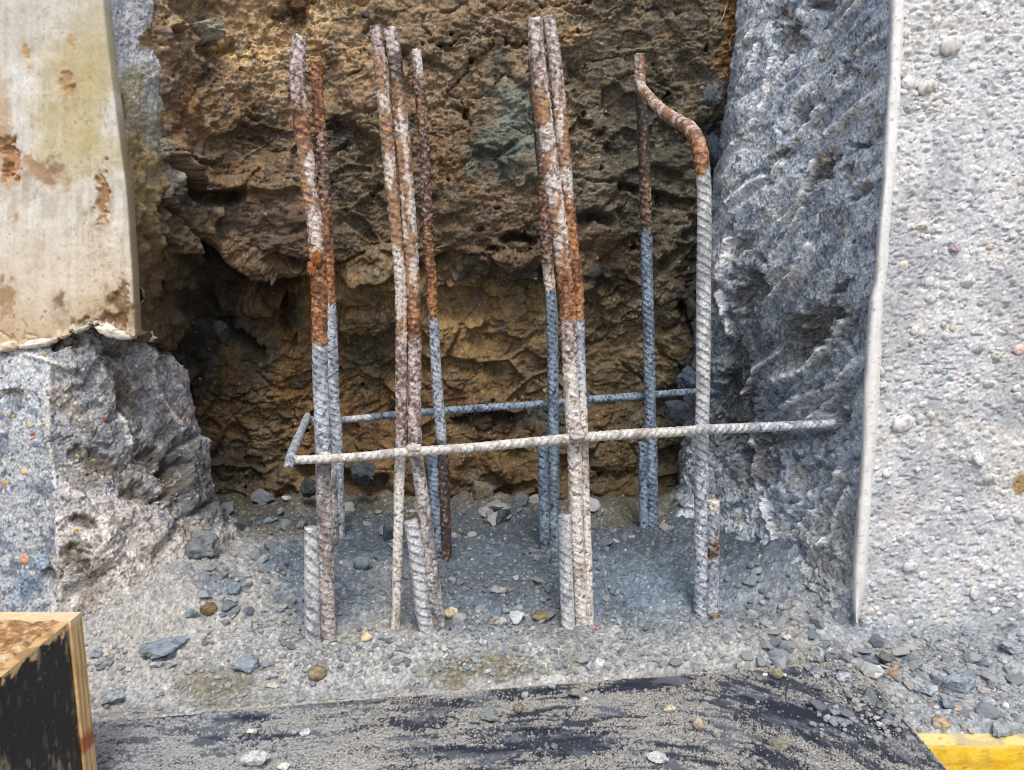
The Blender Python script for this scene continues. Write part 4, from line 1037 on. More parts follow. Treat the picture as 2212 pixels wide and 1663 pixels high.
# stubs in front
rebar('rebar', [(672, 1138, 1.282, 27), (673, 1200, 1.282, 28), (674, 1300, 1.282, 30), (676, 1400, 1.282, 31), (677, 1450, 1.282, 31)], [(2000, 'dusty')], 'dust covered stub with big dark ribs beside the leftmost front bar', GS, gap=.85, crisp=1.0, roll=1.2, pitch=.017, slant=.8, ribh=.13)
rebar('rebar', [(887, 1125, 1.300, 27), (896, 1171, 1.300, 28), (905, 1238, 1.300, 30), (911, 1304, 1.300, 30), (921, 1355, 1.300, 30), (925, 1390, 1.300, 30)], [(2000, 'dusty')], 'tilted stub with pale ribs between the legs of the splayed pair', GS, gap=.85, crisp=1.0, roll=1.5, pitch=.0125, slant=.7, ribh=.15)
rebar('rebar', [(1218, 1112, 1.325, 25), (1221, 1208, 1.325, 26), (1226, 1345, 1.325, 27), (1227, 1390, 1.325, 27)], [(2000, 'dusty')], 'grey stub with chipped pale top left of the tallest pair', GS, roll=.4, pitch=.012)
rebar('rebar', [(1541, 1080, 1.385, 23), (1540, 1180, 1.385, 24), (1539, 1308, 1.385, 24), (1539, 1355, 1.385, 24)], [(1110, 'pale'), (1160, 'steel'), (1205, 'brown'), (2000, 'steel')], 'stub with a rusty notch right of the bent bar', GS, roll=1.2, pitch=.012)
# mortar and rust flakes on the bars
def lump(name, px, py, Y, wpx, hpx, dmm, col, parent, seed=1, mat=None, **kw):
    nu_, nv_ = 26, 18
    th, ph = np.meshgrid(np.linspace(0, 2 * np.pi, nu_), np.linspace(0.02, np.pi - .02, nv_))
    D = np.stack([np.sin(ph) * np.cos(th), np.sin(ph) * np.sin(th), np.cos(ph)], -1)
    sc = depth_at(px, py, Y) / F0
    c = unproj(px, py, Y)
    r = 1 + .35 * perlin(D * 1.7 + seed * 3.1) + .18 * perlin(D * 5 + seed)
    V = D * r[..., None] * np.array([wpx / 2 * sc, dmm / 1000, hpx / 2 * sc])
    n = fbm(V + c, 160, 3, .7)
    cc = mix(C(*col), C(*col) * .65, sstep(n, 0, .5))
    me = mesh_np(name, V, grid_faces(nv_, nu_, True), cc, mat or M_stone)
    o = bpy.data.objects.new(name, me); o.location = c if parent is None else (Vector(c) - parent.location)
    return link(o, parent, **kw)
lump('rust_flake', 673, 580, YF1 - .012, 20, 30, 6, (150, 98, 56), b_f1, 2)
lump('rust_flake', 684, 560, YF1 - .014, 22, 34, 6, (140, 86, 46), b_f1, 5)
lump('rust_flake', 680, 620, YF1 - .012, 18, 26, 4, (132, 82, 46), b_f1, 8)

# stirrup: one bent bar
YS = 1.262
st_pts_front = [(628, 990, YS, 17), (640, 993, YS + .002, 18), (704, 991, YS + .004, 18), (790, 985, YS + .012, 18.5), (877, 976.5, YS + .02, 19), (992, 969, YS + .032, 19), (1104, 959, YS + .042, 19.5), (1231.8, 947, YS + .054, 20), (1331.8, 939, YS + .064, 20), (1431.8, 934, YS + .074, 20), (1531.8, 927.5, YS + .086, 20), (1674, 921, 1.375, 19), (1774, 916, 1.40, 17), (1800, 914, 1.41, 17)]
stir = empty('stirrup', tuple(unproj(628, 990, YS)), 'horizontal ribbed stirrup hooked round the upright bars into the right wall', 'stirrup')
stir_z = [(900, 'cream'), (1500, 'cream'), (1640, 'dusty'), (5000, 'steel')]
def part_to(o, root):
    o.parent = root; o.location = o.location - root.location
    for k in ('label', 'category', 'group'):
        if k in o: del o[k]
def stirrup_leg(pts, zones, nm, **kw):
    o = rebar('stirrup_leg', pts, zones, 'x', None, parent=stir, **kw)
    o.name = nm; o.location = o.location - stir.location
    return o
stirrup_leg(st_pts_front, stir_z, 'front_leg', pitch=.0095, slant=1.0, roll=.5, ribh=.16, gap=.85, crisp=1.0)
stirrup_leg([(664, 898, 1.70, 13), (660, 908, 1.66, 14), (650, 931, 1.55, 15), (640, 955, 1.43, 17), (630, 981, 1.30, 19), (624, 1002, 1.235, 18), (622, 1010, 1.225, 15)], [(5000, 'steel')], 'side_leg', pitch=.007, roll=1.3, rag=.001, gap=.7, crisp=.8)
stirrup_leg([(664, 900, 1.705, 12), (676, 907, 1.72, 12), (700, 907, 1.73, 13), (740, 907, 1.735, 14), (800, 901, 1.73, 14), (870, 894, 1.70, 14), (950, 887.5, 1.66, 15), (1040, 881, 1.70, 15), (1150, 874, 1.73, 15), (1270, 863, 1.77, 15), (1380, 855, 1.815, 15), (1450, 849, 1.83, 14), (1500, 846, 1.85, 13), (1560, 845, 1.90, 12), (1610, 846, 1.97, 12)],
            [(800, 'dusty'), (5000, 'blue')], 'back_leg', pitch=.008, roll=.6, gap=.7, crisp=.8)
lump('mortar_lump', 1246, 938, YF3 - .034, 34, 26, 7, (196, 190, 180), stir, 3)
lump('mortar_lump', 893, 968, YS + .020, 34, 22, 9, (198, 192, 184), stir, 6)
lump('mortar_lump', 704, 983, YS + .012, 30, 12, 6, (198, 196, 192), stir, 9)
lump('mortar_lump', 1516, 921, YF4 - .03, 30, 14, 7, (176, 178, 178), stir, 4)

# ------------------------------------------------------------------ crate, beam
crate = empty('formwork_box', (-0.60, 0.86, 0.0), 'black faced plywood box filled with brown soil at the lower left corner', 'formwork box')
def boxgrid(name, x0, x1, y0, y1, z0, z1, colf, mat, parent, n=(60, 20, 60)):
    """closed box of six fine grids"""
    Vs, Qs, Cs, base = [], [], [], 0
    ax = [np.linspace(x0, x1, n[0]), np.linspace(y0, y1, n[1]), np.linspace(z0, z1, n[2])]
    for d in range(3):
        for side in (0, 1):
            e, f = [k for k in range(3) if k != d]
            E, Fm = np.meshgrid(ax[e], ax[f], indexing='ij')
            P = np.zeros(E.shape + (3,)); P[..., e] = E; P[..., f] = Fm; P[..., d] = ax[d][0 if side == 0 else -1]
            flip = (side == 1) ^ (d == 1)
            Q = grid_faces(*E.shape, flip=not flip) + base
            nrm = np.zeros(3); nrm[d] = 1 if side else -1
            Cs.append(colf(P, nrm).reshape(-1, 3)); Vs.append(P.reshape(-1, 3)); Qs.append(Q); base += E.size
    me = mesh_np(name, np.concatenate(Vs) - np.array(parent.location), np.concatenate(Qs), np.concatenate(Cs), mat, False)
    return link(bpy.data.objects.new(name, me), parent)
XR, ZT = -0.565, 0.250
def film_col(P, nrm):
    if abs(nrm[2]) > .5 : 
        n = fbm(P, 40, 3, .6); return mix(C(206, 172, 120), C(160, 124, 84), sstep(n, -.1, .4))
    st = fbm(P * np.array([1, 3.2, .7]) + np.array([0, 0, 0]), 12, 4, .66, 5.); g = fbm(P, 120, 3, .7)
    c = np.broadcast_to(C(28, 28, 27), P.shape).copy()
    c = mix(c, C(150, 138, 108), sstep(st + g * .25, .08, .5) * .8)
    st2 = fbm(P * np.array([1, 3.0, 1.0]), 22, 3, .6, 9.)
    c = mix(c, C(112, 108, 96), sstep(st2, .35, .7) * .45)
    c = mix(c, C(170, 116, 60), sstep(g, .78, .9) * .6)
    chip = sstep(P[..., 2] + fbm(P, 60, 3, .6) * .012, ZT - .010, ZT - .004)
    return mix(c, C(212, 180, 130), chip)
boxgrid('side_panel', XR - .018, XR, .55, .8865, -0.002, ZT, film_col, M_board, crate, (6, 170, 200))
def end_col(P, nrm):
    g = fbm(P * np.array([1, 6, .25]), 70, 3, .6); st = fbm(P, 9, 3)
    ply = (np.floor((P[..., 1] - .887) / .0042) % 2)
    c = mix(C(222, 188, 134), C(196, 158, 106), sstep(g, -.2, .4)) * (1 - .10 * ply[..., None])
    c = mix(c, C(150, 120, 60), sstep(st, .35, .7) * .5)
    c = mix(c, C(150, 70, 40), sstep(-P[..., 2] + fbm(P, 50, 2) * .01, -.10, -.085) * (1 - sstep(-P[..., 2], -.07, -.06)) * .7)
    return mix(c, C(228, 214, 186), sstep(P[..., 2], ZT - .012, ZT) * .6)
boxgrid('back_panel', -1.05, XR + .003, .8885, .913, -0.002, ZT + .002, end_col, M_wood, crate, (80, 14, 120))
# soil heap inside the box
ns = 170
Xs, Ysn = np.meshgrid(np.linspace(-1.05, XR - .001, ns), np.linspace(.56, .8875, ns))
Ps = np.stack([Xs, Ysn, 0 * Xs], -1)
edge = sstep(XR - Xs, 0.0, .02)
Zs = ZT - .004 + .005 * edge + .006 * fbm(Ps, 18, 3, .6) * edge + .004 * (.5 - worley(Ps, 90.)[0]) + .002 * fbm(Ps, 130, 3, .7) - 0.003 * (1 - edge)
Ps[..., 2] = Zs
n1 = fbm(Ps, 14, 3); n2 = fbm(Ps, 90, 3, .7)
sc_ = mix(C(196, 166, 120), C(160, 122, 82), sstep(n1, -.1, .4)); sc_ = mix(sc_, C(120, 92, 62), sstep(n2, .15, .5) * .7); sc_ = mix(sc_, C(206, 194, 172), sstep(-n2, .25, .5) * .6)
me = mesh_np('soil_fill', Ps, grid_faces(ns, ns), sc_, M_soil)
link(bpy.data.objects.new('soil_fill', me), None, 'brown crumbly soil filling the top of the black plywood box', 'soil', None, 'stuff')

beam = empty('formwork_beam', (0.8, 1.03, -.012), 'yellow painted timber beam under the board corner at the lower right', 'beam')
def beam_col(P, nrm):
    g = fbm(P * np.array([.12, 1, 1]), 60, 3, .6); n = fbm(P, 30, 3)
    c = mix(C(232, 190, 46), C(214, 166, 30), sstep(g, -.1, .4))
    c = mix(c, C(236, 206, 90), sstep(n, .1, .5) * .5); c = mix(c, C(184, 150, 66), sstep(-fbm(P * np.array([.4, 1, 1]), 45, 4, .65), .1, .5) * .5)
    if nrm[2] > .5: c = mix(C(226, 206, 136), C(190, 176, 140), sstep(n, -.1, .4))
    g2 = fbm(P, 200, 2, .7); c = mix(c, C(132, 104, 50), sstep(g2, .66, .8) * .6)
    rim = sstep(P[..., 2], -.022, -.014) * (nrm[1] < -.5)
    return mix(c, C(236, 218, 150), rim * .6)
boxgrid('flange', .45, 1.7, 1.018, 1.060, -.052 - .02, -.012, beam_col, M_wood, beam, (200, 12, 30))
boxgrid('web', .45, 1.7, 1.030, 1.050, -.20, -.0722, beam_col, M_wood, beam, (60, 5, 20))

# ------------------------------------------------------------------ stones
_ico = {}
def ico(sub):
    if sub not in _ico:
        import bmesh
        bm = bmesh.new(); bmesh.ops.create_icosphere(bm, subdivisions=sub, radius=1.0)
        v = np.array([x.co[:] for x in bm.verts]); f = np.array([[q.index for q in t.verts] for t in bm.faces]); bm.free()
        v /= np.linalg.norm(v, axis=1)[:, None]; _ico[sub] = (v, f)
    return _ico[sub]
def rock(seed, sub=2, planes=11, rnd=0.0, flat=.75, rough=.05):
    rs = np.random.RandomState(seed); v, f = ico(sub)
    k = rs.normal(size=(planes, 3)); k /= np.linalg.norm(k, axis=1)[:, None]
    dist = rs.uniform(.45, .85, planes)
    dt = v @ k.T; r = np.where(dt > .05, dist / np.maximum(dt, .05), 9).min(1); r = np.minimum(r, 1.15)
    r = r * (1 - rnd) + rnd * .9
    if rough: r = r * (1 + rough * fbm(v + seed * .37, 1.6, 3, .6) + rough * .6 * perlin(v * 7 + seed))
    V = v * r[:, None] * np.array([1.0, rs.uniform(.65, .95), flat])
    V /= np.abs(V[:, 0]).max()
    return V, f

GREY, PALE, BLUE, TAN, CREAM, DARK = (140, 144, 148), (186, 188, 188), (112, 126, 140), (150, 132, 104), (214, 196, 160), (80, 84, 88)
def stone_col(V, base, seed):
    n = fbm(V + seed, 2.2, 3, .6); n2 = fbm(V + seed, 9, 2, .7)
    b = C(*base); c = mix(b, b * .72, sstep(n, 0, .5)); c = mix(c, np.clip(b * 1.22, 0, 1), sstep(n2, .1, .5) * .5)
    return c
# px, py, width, height, colour, roundness, label, optional fixed Y
STONES = [
 (560, 1628, 76, 52, PALE, 0, 'large pale lumpy stone on the grit at the left of the board'),
 (1425, 1628, 60, 40, PALE, 0, 'pale angular stone near the bottom edge right of centre'),
 (2064, 1466, 72, 58, (150, 160, 170), .1, 'largest rounded rubble lump in the pile at the lower right'),
 (2166, 1567, 82, 40, (146, 154, 158), 0, 'flat grey slab lying just above the yellow beam'),
 (2004, 1488, 52, 30, (160, 168, 176), 0, 'flat chipped stone left of the largest rubble lump'),
 (2046, 1512, 42, 34, (140, 148, 156), 0, 'small block leaning below the largest rubble lump'),
 (2184, 1392, 64, 34, (150, 158, 164), 0, 'flat slab at the foot of the white wall near the right edge'),
 (2185, 1445, 34, 32, (176, 180, 182), .3, 'rounded pale stone in the pile at the right edge'),
 (537, 1422, 78, 48, (134, 146, 156), 0, 'squared grey block lying left of the leftmost stub'),
 (353, 1388, 96, 28, (132, 144, 154), 0, 'long blue grey slab at the foot of the left wall'),
 (338, 1430, 30, 22, (168, 174, 178), 0, 'pale chip in front of the long blue slab, left one of two'),
 (367, 1432, 28, 22, (156, 164, 168), 0, 'pale chip in front of the long blue slab, right one of two'),
 (687, 1450, 42, 34, (136, 124, 98), .5, 'round brown pebble in front of the leftmost stub'),
 (493, 1302, 38, 30, (112, 122, 130), 0, 'grey stone beside the brown clod on the left slope'),
 (451, 1312, 40, 28, (116, 96, 66), .4, 'brown soil clod on the left slope'),
 (412, 1322, 40, 28, (128, 140, 148), 0, 'bluish stone just left of the brown soil clod'),
 (505, 1272, 28, 20, (124, 136, 146), 0, 'bluish flake above the brown soil clod'),
 (449, 1168, 76, 50, (112, 117, 120), 0, 'big dark stone half buried at the left rear of the pit'),
 (781, 1208, 40, 40, (116, 128, 138), .3, 'rounded blue grey stone between the left bar and the splayed pair'),
 (818, 1196, 42, 30, (96, 106, 114), 0, 'darker stone touching the rounded blue grey one'),
 (973, 1321, 34, 26, CREAM, .4, 'cream and white pebble at the foot of the leaning bar'),
 (791, 1374, 28, 20, (206, 190, 156), .3, 'cream pebble left of the thin pale bar foot'),
 (1288, 1354, 14, 14, (206, 124, 96), 0, 'tiny orange red brick chip by the tallest pair'),
 (1294, 1433, 26, 22, (226, 228, 228), .1, 'bright white stone in the middle of the grit'),
 (1328, 1357, 24, 20, (186, 188, 180), 0, 'pale chip right of the orange brick chip'),
 (1114, 1332, 36, 26, (176, 184, 188), 0, 'pale angular stone left of the grey stub'),
 (1083, 1340, 32, 20, (166, 166, 162), .2, 'pale stone beside the pale angular one'),
 (1165, 1330, 40, 14, (136, 124, 92), .3, 'long flat brown pebble left of the grey stub'),
 (1028, 1416, 24, 26, (160, 166, 168), .2, 'upright grey pebble on the open grit'),
 (1044, 1388, 18, 16, (176, 186, 188), 0, 'small pale chip above the upright grey pebble'),
 (1243, 1492, 36, 24, (140, 138, 128), .1, 'grey lump sitting on the far edge of the black board'),
 (1259, 1507, 20, 9, (206, 190, 176), .2, 'pinkish sliver under the grey lump on the board edge'),
 (1119, 1527, 26, 20, (132, 122, 106), .4, 'brown rounded stone on the board left of centre'),
 (1057, 1538, 46, 20, (130, 136, 134), 0, 'flat grey flake on the board left of the brown stone'),
 (1508, 1561, 26, 26, (176, 162, 144), .4, 'two lobed tan pebble on the middle of the board'),
 (1445, 1527, 28, 18, (196, 186, 160), .2, 'pale yellowish stone on the upper board'),
 (1584, 1344, 60, 26, (136, 142, 142), 0, 'long grey stone right of the stub with the rusty notch'),
 (1540, 1326, 28, 18, (140, 120, 92), 0, 'brown sliver leaning on the stub with the rusty notch'),
 (1677, 1452, 26, 24, (150, 140, 118), .5, 'round tan pebble at the far right edge of the board'),
 (1653, 1456, 14, 10, (220, 212, 196), .2, 'small white pebble left of the round tan one'),
 (1694, 1456, 12, 9, (206, 208, 206), .2, 'small white pebble right of the round tan one'),
 (1817, 1452, 40, 32, (168, 176, 182), 0, 'grey jagged stone at the corner of the black board'),
 (1894, 1446, 38, 36, (196, 194, 188), 0, 'pale jagged stone beside the brown wedge'),
 (1928, 1446, 22, 40, (176, 150, 120), .1, 'brown wedge standing in the right hand pile'),
 (1914, 1418, 46, 16, (104, 106, 102), 0, 'dark flat slab propped over the brown wedge'),
 (2021, 1455, 30, 28, (152, 160, 166), 0, 'angular stone touching the left of the largest rubble lump'),
 (2031, 1558, 40, 16, (180, 160, 132), .3, 'long tan pebble above the end of the yellow beam'),
 (2066, 1530, 22, 12, (196, 168, 146), .3, 'pinkish pebble above the long tan one'),
 (2136, 1512, 32, 22, (166, 174, 180), .2, 'grey stone between the largest lump and the flat slab'),
 (2170, 1522, 16, 16, (206, 210, 212), .3, 'small white pebble above the flat grey slab'),
 (1699, 1374, 20, 14, (210, 200, 186), .1, 'white chip in the hollow at the foot of the reveal'),
 (1661, 1282, 20, 20, (128, 142, 154), .5, 'round blue pebble high in the hollow at the right'),
 (1687, 1308, 22, 18, (150, 158, 160), .4, 'round grey pebble right of the round blue one'),
 (1622, 1218, 20, 22, (112, 130, 148), .4, 'blue pebble stuck on the slope right of the notched stub'),
 (1738, 1348, 26, 18, (160, 160, 152), 0, 'angular chip on the slope under the reveal'),
 (2058 - 480, 1478 - 90, 12, 10, (190, 190, 170), .4, 'small yellowish pebble in front of the bent bar'),
 (205, 1410, 26, 16, (150, 160, 166), 0, 'small stone beside the light edge of the plywood box'),
 (235, 1500, 66, 34, (156, 162, 166), 0, 'broad grey stone lying just behind the left board'),
 (587, 1476, 34, 14, (190, 182, 170), 0, 'pale flake in front of the squared grey block'),
 (588, 1455, 32, 16, (168, 172, 172), 0, 'flat pale stone right of the squared grey block'),
 (1545, 1582, 22, 14, (150, 150, 140), 0, 'small dull stone right of the two lobed pebble'),
 (1680, 1600, 44, 26, (140, 136, 122), .1, 'sandy clod on the board right of the pale angular stone'),
 (545, 1575, 26, 18, (206, 206, 200), 0, 'small white stone behind the large pale lumpy one'),
 (632, 1578, 20, 16, (160, 166, 172), .3, 'round grey pebble behind the large pale lumpy stone'),
 (658, 1578, 26, 10, (200, 204, 206), 0, 'white sliver right of the round grey pebble'),
 (612, 1655, 32, 18, (208, 206, 196), 0, 'white stone at the bottom edge by the large lumpy one'),
 (1230, 1345, 22, 18, (150, 154, 152), 0, 'grey chip at the very foot of the grey stub'),
 (1083, 1108, 46, 40, (78, 88, 96), 0, 'dark rock at the foot of the soil in the middle'),
 (1052, 1118, 30, 26, (84, 92, 98), 0, 'small dark rock left of the middle dark rock'),
 (587, 1120, 42, 16, (104, 118, 130), 0, 'flat bluish flake at the back of the pit on the left'),
 (530, 1130, 50, 26, (70, 76, 78), 0, 'dark slab lying against the left rear stones'),
 (838, 1150, 30, 40, (76, 86, 94), 0, 'dark upright stone behind the thin pale bar'),
]
rng = np.random.RandomState(11)
def place_stone(px, py, w, h, base, rnd, label, Y=None, cat='stone', seed=0, group=None):
    if Y is None:
        p = gpt(px, py + h * .42)
    else:
        p = unproj(px, py, Y)
    dep = p[1] * CP - (p[2] - CAM_H) * SP; sc = dep / F0
    sub = 4 if w > 45 else 3 if w > 20 else 2
    V, f = rock(seed + 100, sub, 12 if rnd < .3 else 18, rnd, h / w * 1.05, .15 if w > 30 else .07)
    V = V * (w / 2 * sc)
    a = rng.uniform(-.25, .25); ca, sa = math.cos(a), math.sin(a)
    V = V @ np.array([[ca, 0, sa], [0, 1, 0], [-sa, 0, ca]])
    if Y is None: zoff = -V[:, 2].min() * .62
    else: zoff = 0
    me = mesh_np('stone', V, f, stone_col(V / (w / 2 * sc), base, seed * 1.7), M_stone, rnd > .25)
    o = bpy.data.objects.new('stone', me); o.location = (p[0], p[1], p[2] + zoff)
    return link(o, None, label, cat, group)
for i, sarg in enumerate(STONES): place_stone(*sarg[:7], seed=i)
WALLROCKS = [
 (430, 66, 112, 52, (150, 148, 132), .1, 'pale grey boulder stuck high in the brown soil at the upper left', 1.765),
 (395, 1010, 84, 84, (92, 96, 98), 0, 'cracked loose lump at the right edge of the left concrete', 1.66),
 (384, 885, 52, 60, (92, 100, 106), 0, 'small dark block jutting from the left concrete towards the soil', 1.72),
 (1465, 892, 66, 66, (62, 70, 78), 0, 'dark blue rock wedged left of the bent bar below the stirrup', 1.90),
 (1486, 815, 52, 50, (70, 82, 94), 0, 'dark blue rock above the wedged one behind the bent bar', 1.92),
 (782, 1020, 56, 32, (74, 84, 90), 0, 'blue rock sticking out of the soil between the left bars', 1.90),
 (664, 1056, 48, 48, (62, 70, 74), 0, 'dark blocky rock behind the leftmost front bar', 1.88),
 (1043, 1063, 50, 62, (112, 102, 86), .1, 'smooth brown grey stone set in the soil low in the middle', 1.965),
 (1535, 205, 34, 52, (92, 100, 104), .1, 'grey stone in the soil beside the top of the reveal', 1.90),
 (1541, 330, 34, 90, (50, 58, 66), 0, 'dark blue slab between the soil and the reveal', 1.90),
 (1492, 665, 36, 60, (52, 52, 46), .1, 'dark crumbly clod beside the bent bar', 1.90),
 (790, 30, 30, 18, (72, 70, 62), .1, 'dark stone at the top edge of the soil', 1.88),
 (640, 12, 44, 36, (92, 64, 42), .2, 'dark brown clod above the leftmost bar', 1.86),
 (1075, 130, 22, 34, (90, 94, 90), .2, 'small grey stone in the soil left of the tallest pair', 1.88),
 (548, 205, 44, 40, (118, 108, 86), .3, 'grey brown clod in the upper left soil', 1.84),
 (420, 445, 34, 30, (112, 90, 58), .3, 'brown clod below the left hollow', 1.76),
 (470, 235 + 475, 40, 40, (74, 76, 74), .1, 'dark grey stone in the soil above the left concrete', 1.87),
 (310, 718, 10, 10, (200, 200, 190), 0, 'white crumb by the plaster flake', 1.56),
 (146, 740, 26, 20, (120, 122, 112), 0, 'small stone lodged in the hole under the plaster edge', 1.42),
]
for i, sarg in enumerate(WALLROCKS): place_stone(*sarg[:7], Y=sarg[7], seed=i + 300, cat='rock')

# inclusions in the concrete, parts of the walls
def inset(surf, px, py, w, h, col, parent, name='aggregate_stone', seed=0, sink=.35, rot=0, rnd=.35, mat=None, mesh=None):
    P2, N2, PX, PY = SURF[surf]
    k = np.argmin((PX - px) ** 2 + (PY - py) ** 2); p = P2.reshape(-1, 3)[k]; n = N2.reshape(-1, 3)[k]
    dep = p[1] * CP - (p[2] - CAM_H) * SP; sc = dep / F0
    if mesh is None:
        V, f = rock(seed, 2 if w < 16 else 3, 10, rnd, .6, .05)
        me = mesh_np(name, V, f, stone_col(V, col, seed), mat or M_stone, True)
    else: me = mesh
    o = bpy.data.objects.new(name, me)
    z = Vector(n); x = Vector((math.cos(rot), 0, math.sin(rot))); x = (x - x.dot(z) * z).normalized(); y = z.cross(x)
    s = w / 2 * sc
    M = Matrix((x, y, z)).transposed().to_4x4()
    M = Matrix.Translation(Vector(p) - Vector(n) * s * sink * .6) @ M @ Matrix.Diagonal((s, s * h / w * 1.15, s * .8, 1))
    o.matrix_local = Matrix.Translation(-parent.location) @ M
    COL.objects.link(o); o.parent = parent
    return o
AGR = [(1781, 348, 12, 16, (214, 172, 92)), (1832, 287, 6, 10, (216, 160, 90)), (1840, 372, 22, 26, (150, 156, 166)), (1781, 236, 12, 16, (206, 196, 164)), (1600, 247, 9, 9, (212, 206, 180)), (1620, 255, 6, 20, (206, 208, 206)),
       (1592, 266, 7, 10, (200, 198, 184)), (1757, 232, 8, 10, (200, 198, 176)), (1840, 107, 8, 16, (212, 192, 130)), (1798, 168, 14, 12, (176, 140, 130)), (1808, 158, 16, 16, (92, 98, 112)), (1718, 75, 12, 16, (190, 190, 190)), (1698, 122, 8, 10, (216, 170, 120)),
       (1703, 30, 18, 22, (150, 126, 110)), (1690, 28, 12, 14, (110, 104, 98)), (1756, 54, 12, 14, (180, 186, 196)), (1890, 48, 14, 12, (200, 190, 168)), (1620, 390, 8, 12, (206, 176, 160)), (1875, 54, 18, 10, (198, 196, 186)), (1636, 395, 6, 12, (200, 198, 190)),
       (1695, 425, 10, 10, (200, 194, 176)), (1785, 532, 8, 12, (120, 64, 60)), (1849, 522, 14, 12, (96, 60, 66)), (1830, 500, 18, 12, (170, 138, 118)), (1842, 462, 16, 14, (126, 128, 148)), (1825, 980, 12, 16, (206, 196, 170)), (1890, 980 - 20, 10, 14, (196, 180, 150)), (1748, 1140, 20, 18, (190, 180, 156)),
       (1713, 927, 14, 14, (150, 152, 156)), (1735, 1155, 14, 12, (180, 176, 160)), (1855, 630, 8, 14, (214, 190, 150)), (1888, 625, 14, 10, (200, 196, 186)), (1786, 992, 16, 22, (194, 188, 164)), (1804, 1070, 12, 10, (190, 170, 140)), (1725, 985, 30, 30, (104, 118, 136)), (1900, 560, 12, 10, (196, 192, 182)), (1783, 860, 20, 22, (170, 168, 160)),
       (1845, 995 - 120, 10, 24, (206, 198, 180)), (1652, 640, 8, 12, (196, 190, 150)), (1645, 880, 6, 12, (190, 160, 100)), (1660, 670, 8, 16, (180, 160, 100))]
for i, (x, y, w, h, c) in enumerate(AGR): inset('broken_reveal', x, y, w, h, c, wall_r, seed=i + 500, rot=.9)
AGL = [(108, 797, 16, 17, (232, 232, 224)), (100, 763, 18, 9, (216, 176, 100)), (12, 896, 17, 17, (196, 190, 172)), (31, 899, 10, 11, (206, 154, 72)), (67, 920, 20, 18, (178, 172, 148)), (22, 780, 20, 9, (146, 96, 84)), (70, 936, 18, 9, (170, 116, 108)), (77, 944, 22, 9, (176, 130, 120)), (216, 904, 9, 20, (200, 130, 100)), (290, 790, 10, 13, (214, 216, 212)),
       (258, 779, 16, 16, (176, 158, 126)), (262, 793, 9, 9, (190, 150, 90)), (276, 816, 8, 7, (206, 180, 110)), (230, 934, 7, 12, (210, 206, 190)), (266, 948, 8, 15, (206, 206, 200)), (167, 984, 9, 14, (206, 196, 150)), (217, 883, 12, 11, (190, 140, 90)), (146, 872, 9, 14, (204, 176, 110)), (162, 853, 10, 22, (200, 160, 130)), (175, 865, 12, 14, (186, 150, 122)), (178, 927, 14, 14, (176, 176, 160)),
       (310, 945, 20, 30, (176, 170, 160)), (52, 1207, 24, 24, (206, 150, 116)), (55, 1185, 12, 10, (190, 150, 120)), (10, 1046, 16, 14, (214, 160, 70)), (56, 1018, 18, 20, (204, 190, 150)), (20, 985, 20, 9, (206, 188, 154)), (43, 1128, 18, 16, (206, 206, 204)), (140, 1164, 14, 14, (196, 186, 168)), (304, 1205, 26, 22, (186, 180, 168)), (50, 1154, 10, 10, (200, 196, 120)), (172, 1144, 14, 12, (204, 170, 100)), (156, 1224, 8, 14, (206, 200, 180)),
       (30, 1075, 12, 12, (180, 186, 190)), (85, 1090, 14, 10, (190, 196, 200)), (190, 1330, 12, 12, (190, 190, 186)), (258, 1350, 12, 10, (196, 190, 180)), (350, 1352, 14, 12, (196, 170, 150))]
for i, (x, y, w, h, c) in enumerate(AGL): inset('broken_face', x, y, w, h, c, wall_l, seed=i + 700, rot=.6)
# generic aggregate in both broken faces
aggm = []
for k, c in enumerate([(190, 186, 172), (120, 128, 138), (206, 204, 198), (98, 106, 118), (176, 160, 132), (150, 156, 162)]):
    V, f = rock(900 + k, 2, 12, .3, .6, .05); aggm.append(mesh_np('aggregate_stone', V, f, stone_col(V, c, k), M_stone, True))
rs = np.random.RandomState(5)
for i in range(150):
    y = rs.uniform(-20, 1300); a, b = arr(y), bk(y); x = b + 25 + rs.uniform() * (a - b - 35); w = rs.choice([7, 8, 9, 11, 14])
    inset('broken_reveal', x, y, w, w * rs.uniform(.6, 1.4), None, wall_r, mesh=aggm[rs.randint(6)], rot=rs.uniform(0, 3))
for i in range(110):
    inset('broken_face', rs.uniform(0, 380), rs.uniform(780, 1370), (w := rs.choice([7, 8, 9, 11, 14])), w * rs.uniform(.6, 1.3), None, wall_l, mesh=aggm[rs.randint(6)], rot=rs.uniform(0, 3))
